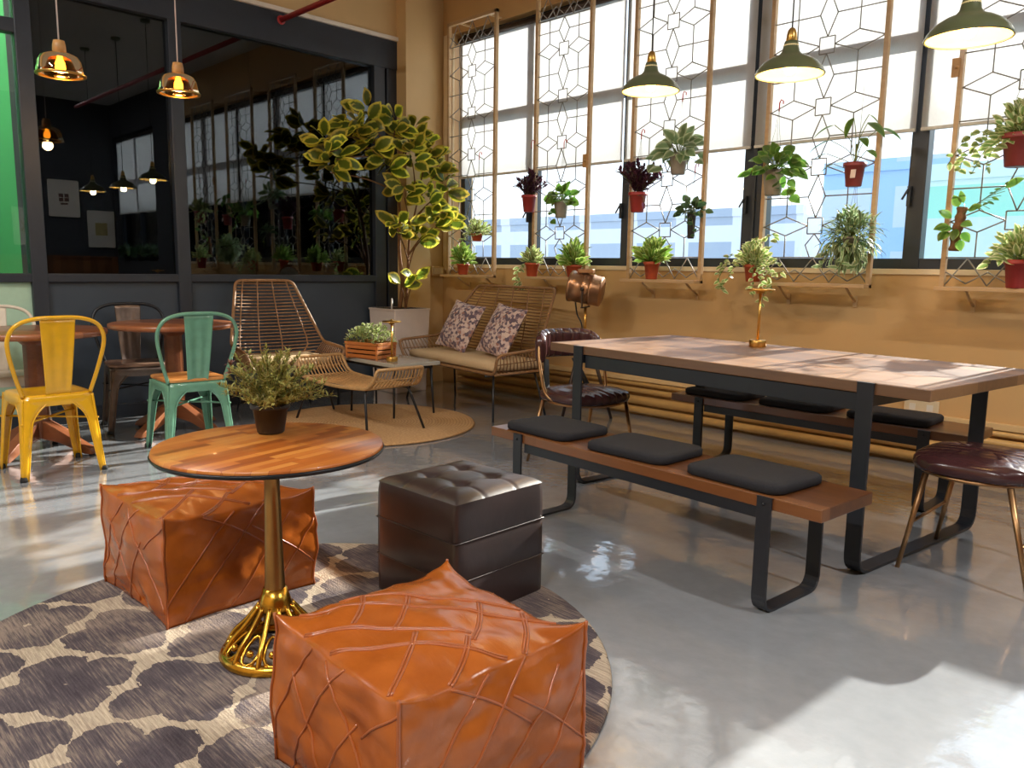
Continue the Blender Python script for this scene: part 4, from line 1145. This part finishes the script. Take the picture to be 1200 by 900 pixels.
def potted(label, loc, r, h, potm, kind, leafm, seed, group=None, hang=0, **kw):
    t = thing('potted_plant', label, 'plant', loc, 0, group); rg = random.Random(seed)
    rim = kw.get('rim', True)
    if r: pot_parts(t, r, h, potm, rim=rim)
    c = V((0, 0, h*.9)); st = MB(); mb = MB()
    if kind == 'bush':
        mb, st = bushy(rg, c, kw.get('n', 90), kw.get('sr', .07), kw.get('sh', .12), kw.get('L', .07), kw.get('W', .03), kw.get('el', (5, 88)), kw.get('bend', .9))
    elif kind == 'sprigs':
        for i in range(kw.get('n', 26)):
            d = rnd_dir(rg, *kw.get('el', (25, 88))); Ls = kw.get('sh', .18)*rg.uniform(.6, 1.1)
            p = [c+V((d.x*.02, d.y*.02, 0)), c+V((d.x*Ls*.5, d.y*Ls*.5, d.z*Ls*.55)), c+V((d.x*Ls, d.y*Ls, d.z*Ls*.95))]
            pp = smooth_path(p, 6); st.tube(pp, .0013, 4)
            for q in pp[2:]:
                for _ in range(kw.get('per', 2)):
                    mb.leaf(q, d*.5+rnd_dir(rg, -30, 80)*.8, V((0, 0, 1)), kw.get('L', .035)*rg.uniform(.7, 1.2), kw.get('W', .014)*rg.uniform(.8, 1.2), .4, .12, 3)
    elif kind == 'pothos':
        for i in range(kw.get('n', 26)):
            d = rnd_dir(rg, *kw.get('el', (-5, 75))); q = kw.get('sr', .09)*rg.uniform(.5, 1.1); b = c+V((d.x*q, d.y*q*.8, d.z*q*.9+.015))
            st.tube([c, c+(b-c)*.6+V((0, 0, .02)), b], .0018, 4)
            mb.leaf(b, V((d.x, d.y, d.z-.35)), V((.4, -.9, .55))+rnd_dir(rg, -60, 60)*.3, kw.get('L', .085)*rg.uniform(.7, 1.2), kw.get('W', .06)*rg.uniform(.8, 1.15), .7, .1, 6, .36)
    elif kind == 'ball':
        for i in range(kw.get('n', 260)):
            d = rnd_dir(rg, -80, 85); q = kw.get('sr', .1)*rg.uniform(.35, 1)
            mb.leaf(c+d*q, d+rnd_dir(rg, -60, 60)*.6, V((0, 0, 1)), kw.get('L', .07)*rg.uniform(.7, 1.3), kw.get('W', .018), 1.1, .12, 4)
            if i % 4 == 0: st.tube([c, c+d*q], .002, 4)
    for tr_ in kw.get('trails', []): trail(rg, mb, st, [V(p) for p in tr_], kw.get('TL', kw.get('L', .06)), kw.get('TW', kw.get('W', .04)), kw.get('gap', .03))
    if st.v: st.build('stems', M['stem'], t)
    mb.build('foliage', leafm, t)
    if hang:
        w = MB()
        for s in (-1, 0, 1): w.tube([(s*r*.95, -.3*r if s else r*.6, h), (s*r*.2, .012, h+(hang-h)*.6), (0, .02, hang)], .0012, 4)
        hg = w.build('hanger', M['thin_wire'], t)
        MB().tube([(0, .02, hang-.05), (0, .02, hang), (.008, .025, hang+.022), (.02, .03, hang+.012), (.02, .03, hang-.006)], .0042, 6).build('hook', M['red_plastic'], hg)
    return t
G1, G2 = 'small pots on the grille ledges', 'pots hung on the grilles'
YP, YL = 4.9, 4.915
LZ = 1.0825
# ledge pots, left to right
potted('terracotta pot of lime leaves on the ledge of the far left grille', (-5.645, YL, LZ), .058, .1, M['terracotta'], 'bush', M['lime'], 1, G1, n=170, sr=.09, sh=.15, L=.07, W=.032)
potted('terracotta pot on the second grille ledge with pale leaves and a trail drooping below', (-4.75, YL, LZ), .06, .115, M['terracotta'], 'bush', M['varieg'], 2, G1, n=110, sr=.07, sh=.12, L=.06, W=.024,
       trails=[[(-.03, -.05, .1), (-.09, -.08, .06), (-.1, -.08, -.06), (-.06, -.08, -.1)], [(-.03, -.05, .1), (-.07, -.1, .03), (-.04, -.1, -.08), (.02, -.09, -.11)]], TL=.05, TW=.03, gap=.012)
potted('wide terracotta pot of lime leaves on the second grille ledge, above the studio lamp', (-4.28, YL, LZ), .068, .1, M['terracotta'], 'bush', M['lime'], 3, G1, n=170, sr=.11, sh=.15, L=.09, W=.032, bend=1.2)
potted('terracotta pot of lime leaves on the ledge of the middle grille', (-3.515, YL, LZ), .058, .13, M['terracotta'], 'bush', M['lime'], 4, G1, n=160, sr=.09, sh=.13, L=.085, W=.036)
potted('terracotta pot overflowing with cream variegated vines, above the dining table lamp', (-2.69, YL, LZ), .062, .115, M['terracotta'], 'bush', M['varieg'], 5, G1, n=190, sr=.1, sh=.14, L=.052, W=.028,
       trails=[[(-.03, -.03, .12), (-.13, -.08, .12), (-.2, -.09, .02), (-.16, -.1, -.07)], [(-.02, -.04, .12), (-.1, -.08, .09), (-.14, -.1, .0), (-.19, -.1, -.05)], [(0, -.02, .13), (-.1, -.04, .18), (-.19, -.05, .14), (-.22, -.08, .04)],
               [(.03, -.03, .12), (.12, -.08, .1), (.2, -.1, .06), (.27, -.1, .07)], [(.03, -.04, .11), (.1, -.1, .04), (.14, -.1, -.05), (.12, -.1, -.15)], [(.03, -.03, .12), (.1, -.07, .08), (.18, -.1, .0), (.2, -.1, -.06)],
               [(0, 0, .13), (.05, .0, .25), (.13, -.02, .31), (.18, -.03, .25)], [(0, 0, .13), (-.03, -.02, .22), (.02, .0, .3)], [(.02, -.03, .12), (.15, -.06, .14), (.24, -.08, .12)], [(.02, -.04, .11), (.06, -.11, .02), (.07, -.11, -.1)]], TL=.045, TW=.028, gap=.008)
potted('red pot of pale leaves on the right edge grille ledge', (-1.15, YL, LZ), .068, .15, M['red_pot'], 'bush', M['varieg'], 6, G1, n=160, sr=.11, sh=.15, L=.07, W=.034, trails=[[(-.03, -.04, .14), (-.1, -.07, .16), (-.13, -.08, .1)]], gap=.012)
# hung pots
potted('small terracotta bowl of pale trailing leaves hung on the far left grille', (-5.435, YP, 1.385), .055, .07, M['terracotta'], 'bush', M['varieg'], 7, G2, hang=.77, n=190, sr=.12, sh=.12, L=.045, W=.02, el=(-10, 80),
       trails=[[(-.02, -.03, .06), (-.1, -.05, .06), (-.12, -.06, -.01)], [(.02, -.03, .06), (.1, -.05, .09), (.14, -.06, .05)]], gap=.012)
potted('red pot of purple leaves at the left edge of the second grille', (-4.785, YP, 1.62), .062, .14, M['red_pot'], 'sprigs', M['purple'], 8, G2, hang=.57, n=34, sh=.2, L=.045, W=.02)
potted('pale grey pot with round green leaves on the second grille', (-4.42, YP, 1.56), .062, .13, M['grey_pot'], 'pothos', M['pothos'], 9, G2, hang=.6, n=34, sr=.11, L=.085, W=.065, rim=False,
       trails=[[(-.04, -.05, .1), (-.07, -.07, .02), (-.02, -.07, -.04)]], TL=.07, TW=.05, gap=.04)
potted('red pot of purple leaves at the left edge of the middle grille', (-3.655, YP, 1.575), .066, .145, M['red_pot'], 'sprigs', M['purple'], 10, G2, hang=.58, n=38, sh=.23, L=.048, W=.022,
       trails=[[(.03, -.05, .12), (.1, -.07, .1), (.12, -.07, .02)]], TL=.06, TW=.035, gap=.05)
potted('pale grey pot with broad pothos leaves hung high on the middle grille', (-3.31, YP, 1.825), .068, .14, M['grey_pot'], 'pothos', M['silvergreen'], 11, G2, hang=.55, n=44, sr=.13, L=.11, W=.07, rim=False,
       trails=[[(-.04, -.04, .12), (-.14, -.05, .12), (-.2, -.06, .06)], [(.04, -.04, .12), (.13, -.05, .1), (.2, -.06, .06)], [(-.04, -.05, .12), (-.08, -.07, .04), (-.07, -.07, -.02)]], TL=.1, TW=.065, gap=.05)
potted('narrow black pot of dark leaves low on the right of the middle grille', (-3.18, YP, 1.375), .032, .17, M['black_pot'], 'pothos', M['deepgreen'], 12, G2, hang=.5, n=46, sr=.1, L=.055, W=.045, rim=False,
       trails=[[(.02, -.03, .15), (.05, -.04, .06), (.06, -.04, -.0)]], TL=.04, TW=.03, gap=.03)
potted('brownish pot of pothos with bright trailing vine, left side of second grille from right', (-2.575, YP, 1.64), .07, .16, M['grey_pot'], 'pothos', M['pothos'], 13, G2, hang=.58, n=46, sr=.13, L=.1, W=.07, rim=False,
       trails=[[(.04, -.04, .14), (.12, -.06, .1), (.15, -.07, .0), (.17, -.07, -.07)], [(-.03, -.03, .14), (-.1, -.05, .17), (-.15, -.05, .13)], [(.02, -.05, .14), (.08, -.08, .06), (.1, -.08, -.04)]], TL=.085, TW=.06, gap=.04)
# big leaf plant in burgundy pot
t = thing('potted_plant', 'burgundy pot with pale sticker and large drooping leaves hung on the second grille from right', 'plant', (-2.055, YP, 1.665), 0, G2)
pot_parts(t, .063, .14, M['burgundy_pot']); MB().box((.018, -.061, .07), (.03, .003, .05), (R(-10), 0, 0)).build('sticker', M['sticker'], t)
rg = random.Random(5); st = MB(); mb = MB()
for (x, y, z, L, W) in ((-.19, -.04, .28, .15, .075), (-.14, -.08, .36, .14, .06), (-.02, -.03, .4, .13, .06), (.1, -.04, .36, .16, .07), (.16, .02, .33, .15, .065), (-.2, -.06, .2, .12, .05), (-.16, -.02, .14, .1, .055), (.12, -.06, .2, .09, .05), (.06, .04, .42, .13, .06), (.08, -.08, .27, .1, .05)):
    b = V((x*.75, y, z)); st.tube(smooth_path([(0, 0, .12), (x*.2, y*.3, z*.75), b], 5), .0024, 5)
    mb.leaf(b, V((x*2.2, y*2, -.12)), V((0, -.25, 1)), L, W, .6, .1, 6, .36)
st.tube([(0, 0, .11), (.004, 0, .25)], .006, 6)
st.build('stems', M['stem'], t); mb.build('foliage', M['pothos'], t)
MB().tube([(0, .03, .1), (0, .05, .6)], .0012, 4).build('hanger', M['thin_wire'], t)
potted('ball of arching cream striped leaves hung low on the second grille from right', (-2.045, YP, 1.28), .05, .09, M['grey_pot'], 'ball', M['silvergreen'], 15, G2, hang=.5, n=620, sr=.145, L=.085, W=.02,
       trails=[[(-.05, -.06, .05), (-.12, -.1, -.04), (-.12, -.1, -.12)], [(.05, -.06, .05), (.1, -.1, -.03), (.08, -.1, -.1)], [(0, -.08, .05), (.02, -.13, -.04), (-.02, -.12, -.11)]], TL=.06, TW=.03, gap=.02)
potted('large burgundy pot with leaves spilling left, high on the right edge grille', (-1.2, YP, 1.715), .085, .17, M['burgundy_pot'], 'bush', M['varieg'], 16, G2, hang=.6, n=230, sr=.13, sh=.16, L=.06, W=.034, el=(0, 85),
       trails=[[(-.05, -.03, .15), (-.16, -.05, .14), (-.24, -.06, .06), (-.26, -.06, -.01)], [(-.05, -.05, .15), (-.13, -.08, .1), (-.18, -.08, 0), (-.19, -.08, -.03)], [(-.05, -.02, .15), (-.14, -.02, .2), (-.25, -.03, .16), (-.33, -.04, .03)], [(-.04, -.06, .14), (-.1, -.1, .08), (-.12, -.1, -.02)]], TL=.05, TW=.038, gap=.009)
# leaf mounted on bark
t = thing('mounted_plant', 'oval leafed plant growing on a dark bark piece at the right edge grille', 'plant', (-1.455, YP, 1.28), 0, G2)
mb = MB(); mb.tube(smooth_path([(-.012, 0, 0), (-.008, 0, .09), (.004, 0, .17), (.012, 0, .24)], 5), [.026+.004*math.sin(i*1.9) for i in range(16)], 10); mb.build('bark_mount', M['bark'], t)
mb = MB(); st = MB(); rg = random.Random(8)
for (x, z, dx, dz, L) in ((-.03, .18, -.6, .5, .08), (-.02, .12, -.9, .1, .09), (-.03, .1, -.7, -.5, .07), (.02, .15, .7, -.1, .08), (.03, .1, .6, -.6, .08), (.0, .12, -.1, -.9, .07), (.05, .22, .9, .3, .08), (.0, .24, -.3, .9, .07), (.02, .06, .3, -.9, .07), (-.04, .14, -.9, -.2, .08), (-.05, .11, -.5, -.8, .07)):
    mb.leaf((x, -.03, z), V((dx, -.5, dz)), V((0, -.8, .5)), L, .05, .4, .1, 6)
for i in range(9): st.tube(smooth_path([(.02, -.02, .2), (.08+.01*i, -.03, .24+.008*i), (.14+.016*i, -.04, .2+.022*i)], 4), .0015, 4)
mb.leaf((.22, -.04, .33), (.8, -.3, .4), (0, -.8, .5), .1, .055, .3, .1, 6); mb.leaf((.02, -.02, .26), (-.2, -.3, .9), (0, -.8, .5), .07, .035, .3, .1, 6)
for i in range(8): mb.leaf((.1+.02*i, -.04, .22+.02*i), rnd_dir(rg, -40, 60), (0, -.6, .6), .04, .02, .3, .1, 4)
mb.build('foliage', M['pothos'], t); st.build('stems', M['stem'], t)
MB().tube([(.01, .02, .2), (0, .07, .26)], .002, 5).build('hanger', M['thin_wire'], t)
# plants on the sill of the far bay, seen in the partition
for i, (x, s) in enumerate(((1.35, 21), (1.9, 22), (2.5, 23))):
    potted(['dark leafy plant on the far sill, nearest the window pier, seen reflected', 'dark leafy plant in the middle of the far sill, seen reflected', 'dark leafy plant on the far sill by the framed prints, seen reflected'][i], (x, YW+.01, SILL), .07, .1, M['black_pot'], 'pothos', M['deepgreen'], s, 'plants on the far sill', n=50, sr=.13, L=.1, W=.07, el=(0, 80))

# bistro plant
t = potted('olive sprig plant with dried flower heads in a black pot on the bistro table', (-2.2, 1.145, RZ+hz+.001), .056, .09, M['black_pot'], 'sprigs', M['heather'], 31, None, n=86, sh=.175, L=.022, W=.006, per=4, el=(8, 80))
rg = random.Random(3)
for (x, y, z) in ((-.13, -.06, .2), (-.1, -.03, .17), (.02, .02, .2), (-.02, -.02, .19), (.0, .03, .17), (-.09, -.08, .18), (.03, .06, .2)):
    sk = MB().tube(smooth_path([(0, 0, .08), (x*.4, y*.4, .08+z*.4), (x, y, z)], 4), .0016, 5).build('flower_stalk', M['stem'], t); pt = MB().sphere((x, y, z), .004, 6)
    for k in range(14): pt.leaf(V((x, y, z)), rnd_dir(rg, 0, 90), (0, 0, 1), .022, .008, .8, .1, 3)
    pt.build('flower_head', M['petal'], sk)

# ------------------------------------------------------------------ crate
# wooden crate planter
t = thing('crate_planter', 'slatted orange wooden crate of pale green foliage on the low grey table', 'planter', (-5.24, 3.6, .4305), R(12))
w = MB(); CX, CY, CH = .155, .1, .125
for z in (.02, .055, .09, .118):
    k = 1+.12*(z/CH)
    for s in (-1, 1): w.box((0, s*CY*k, z), (2*CX*k, .009, .024), (s*R(-8), 0, 0)); w.box((s*CX*k, 0, z), (.009, 2*CY*k, .024), (0, s*R(8), 0))
for sx in (-1, 1):
    for sy in (-1, 1): w.box((sx*CX*1.03, sy*CY*1.03, .063), (.016, .016, .13))
w.box((0, 0, .008), (2*CX, 2*CY, .012)); w.build('crate', M['crate'], t, bevel=.0015)
MB().box((0, 0, .075), (2*CX-.03, 2*CY-.03, .06)).build('soil', M['soil'], t)
rg = random.Random(6); mb = MB(); st = MB()
for i in range(520):
    x = rg.uniform(-1, 1); y = rg.uniform(-1, 1); hh = math.sqrt(max(.02, 1-.8*x*x-.35*y*y))*.17*rg.uniform(.55, 1.05)
    b = V((x*(CX+.015), y*(CY+.03), .09+hh)); mb.leaf(b, rnd_dir(rg, -10, 80)+V((x*.5, y*.5, .2)), (0, 0, 1), .035*rg.uniform(.7, 1.2), .02, .6, .12, 3)
    if i % 6 == 0: st.tube([(x*CX*.7, y*CY*.7, .1), b], .0015, 4)
mb.build('foliage', M['varieg'], t); st.build('stems', M['stem'], t)

# ------------------------------------------------------------------ rubber plant in square planter
t = thing('rubber_plant', 'tall variegated rubber plant arching from a pale square planter in the corner', 'plant', (-5.99, 4.44, 0))
mb = MB(); a0, a1, PH = .175, .2, .765
mb.box((0, 0, PH/2), (2*a0, 2*a0, PH), taper=a1/a0).build('planter', M['planter'], t, bevel=.008)
w = MB()
for s in (-1, 1): w.b2((s*a1-.008, -a1, PH-.012), (s*a1+.004, a1, PH+.004)); w.b2((-a1, s*a1-.006, PH-.012), (a1, s*a1+.006, PH+.004))
w.build('planter_rim', M['planter'], t, bevel=.002)
MB().box((0, 0, PH+.001), (2*a1-.04, 2*a1-.04, .006)).build('soil', M['soil'], t)
MB().cyl((.1, -.16, PH-.02), (.1, -.16, PH+.09), .008).sphere((.1, -.16, PH+.09), .009, 6).build('water_gauge', M['steel_white'], t)
clus = [(-5.7, 3.5, 2.04), (-5.78, 3.6, 1.9), (-5.74, 3.84, 2.22), (-5.74, 4.33, 2.18), (-5.72, 4.55, 2.12), (-5.72, 3.62, 2.0), (-5.78, 3.74, 2.2), (-5.76, 3.95, 2.34), (-5.7, 3.96, 2.1), (-5.72, 4.2, 2.3), (-5.8, 4.47, 2.26), (-5.72, 4.66, 1.98), (-5.68, 4.36, 2.04), (-5.72, 4.12, 1.95), (-5.7, 4.54, 1.7), (-5.68, 4.27, 1.74), (-5.72, 4.76, 1.82), (-5.7, 4.22, 1.42), (-5.76, 4.47, 1.36), (-5.7, 4.6, 1.5), (-5.85, 4.5, 1.02), (-5.9, 4.4, .95), (-5.7, 4.72, 1.55)]
root = V((0, 0, 0)); O = V((-5.99, 4.44, 0)); rg = random.Random(12)
tk = MB(); tr1 = smooth_path([(0, 0, PH), (.02, .02, 1.0), (.0, .0, 1.3), (.05, -.03, 1.65), (.1, -.1, 1.95), (.12, -.2, 2.15)], 6); tk.tube(tr1, [.02-.012*i/len(tr1) for i in range(len(tr1))], 8)
tr2 = smooth_path([(.04, .04, PH), (.06, .05, 1.1), (.13, .02, 1.4), (.2, .05, 1.7)], 6); tk.tube(tr2, [.014-.007*i/len(tr2) for i in range(len(tr2))], 8)
lf = MB()
for c in clus:
    p = V(c)-O
    s_ = min(tr1+tr2, key=lambda q: (q-(p-V((0, 0, .3)))).length)
    br = smooth_path([s_, s_.lerp(p, .5)+V((0, 0, .03)), p], 5); tk.tube(br, [.008-.004*i/len(br) for i in range(len(br))], 6)
    outw = V((p.x, p.y, .1)).normalized(); n = 12 if c[2] > 1.2 else 4
    for k in range(n):
        a = 2*PI*k/n+rg.uniform(-.4, .4); d = V((math.cos(a), math.sin(a)*1.0, rg.uniform(-.5, .75)))+outw*.35
        # keep leaves off the glass and the wall
        if p.x+d.normalized().x*.2 < -.17: d.x = abs(d.x)
        b = p+d.normalized()*.03; b.z += .01*k
        lf.leaf(b, d, V((.75, -.75, .35))+rnd_dir(rg, -70, 70)*.45, rg.uniform(.15, .215), rg.uniform(.085, .115), rg.uniform(.1, .8), rg.uniform(.02, .16), 7, .52)
tk.build('trunk', M['bark'], t); lf.build('foliage', M['ficus'], t)

# ------------------------------------------------------------------ light
wd = bpy.data.worlds.new('world'); SC.world = wd; wd.use_nodes = True; nt = wd.node_tree
bg = nt.nodes['Background']; tcn = nt.nodes.new('ShaderNodeTexCoord'); sp = nt.nodes.new('ShaderNodeSeparateXYZ'); rp = nt.nodes.new('ShaderNodeValToRGB')
nt.links.new(tcn.outputs['Generated'], sp.inputs[0]); nt.links.new(sp.outputs[2], rp.inputs[0]); nt.links.new(rp.outputs[0], bg.inputs[0])
rp.color_ramp.elements[0].position = 0; rp.color_ramp.elements[0].color = (.86, .93, 1, 1); rp.color_ramp.elements[1].position = .7; rp.color_ramp.elements[1].color = (.5, .7, 1, 1)
bg.inputs[1].default_value = 1.35
sd = bpy.data.lights.new('sun', 'SUN'); sd.energy = 8.5; sd.angle = R(.7); sd.color = (1, .95, .87)
so = bpy.data.objects.new('sun', sd); COL.objects.link(so)
so.rotation_euler = V((-.05, -.91, -.41)).to_track_quat('-Z', 'Y').to_euler()
def portal(x0, x1):
    ld = bpy.data.lights.new('window_portal', 'AREA'); ld.shape = 'RECTANGLE'; ld.size = x1-x0; ld.size_y = HEAD-SILL; ld.cycles.is_portal = True
    o = bpy.data.objects.new('window_portal', ld); COL.objects.link(o); o.location = ((x0+x1)/2, YW+.24, (HEAD+SILL)/2)
    o.rotation_euler = (R(-90), 0, 0)
portal(-6.05, .34); portal(1.06, 2.94)
SC.view_settings.view_transform = 'Standard'; SC.view_settings.look = 'None'; SC.view_settings.gamma = 1; SC.view_settings.exposure = .66
SC.view_settings.use_curve_mapping = False
try:
    SC.cycles.max_bounces = 8; SC.cycles.diffuse_bounces = 4; SC.cycles.transparent_max_bounces = 24; SC.cycles.caustics_reflective = False; SC.cycles.caustics_refractive = False
    SC.cycles.sample_clamp_indirect = 6; SC.cycles.use_denoising = True
except Exception: pass
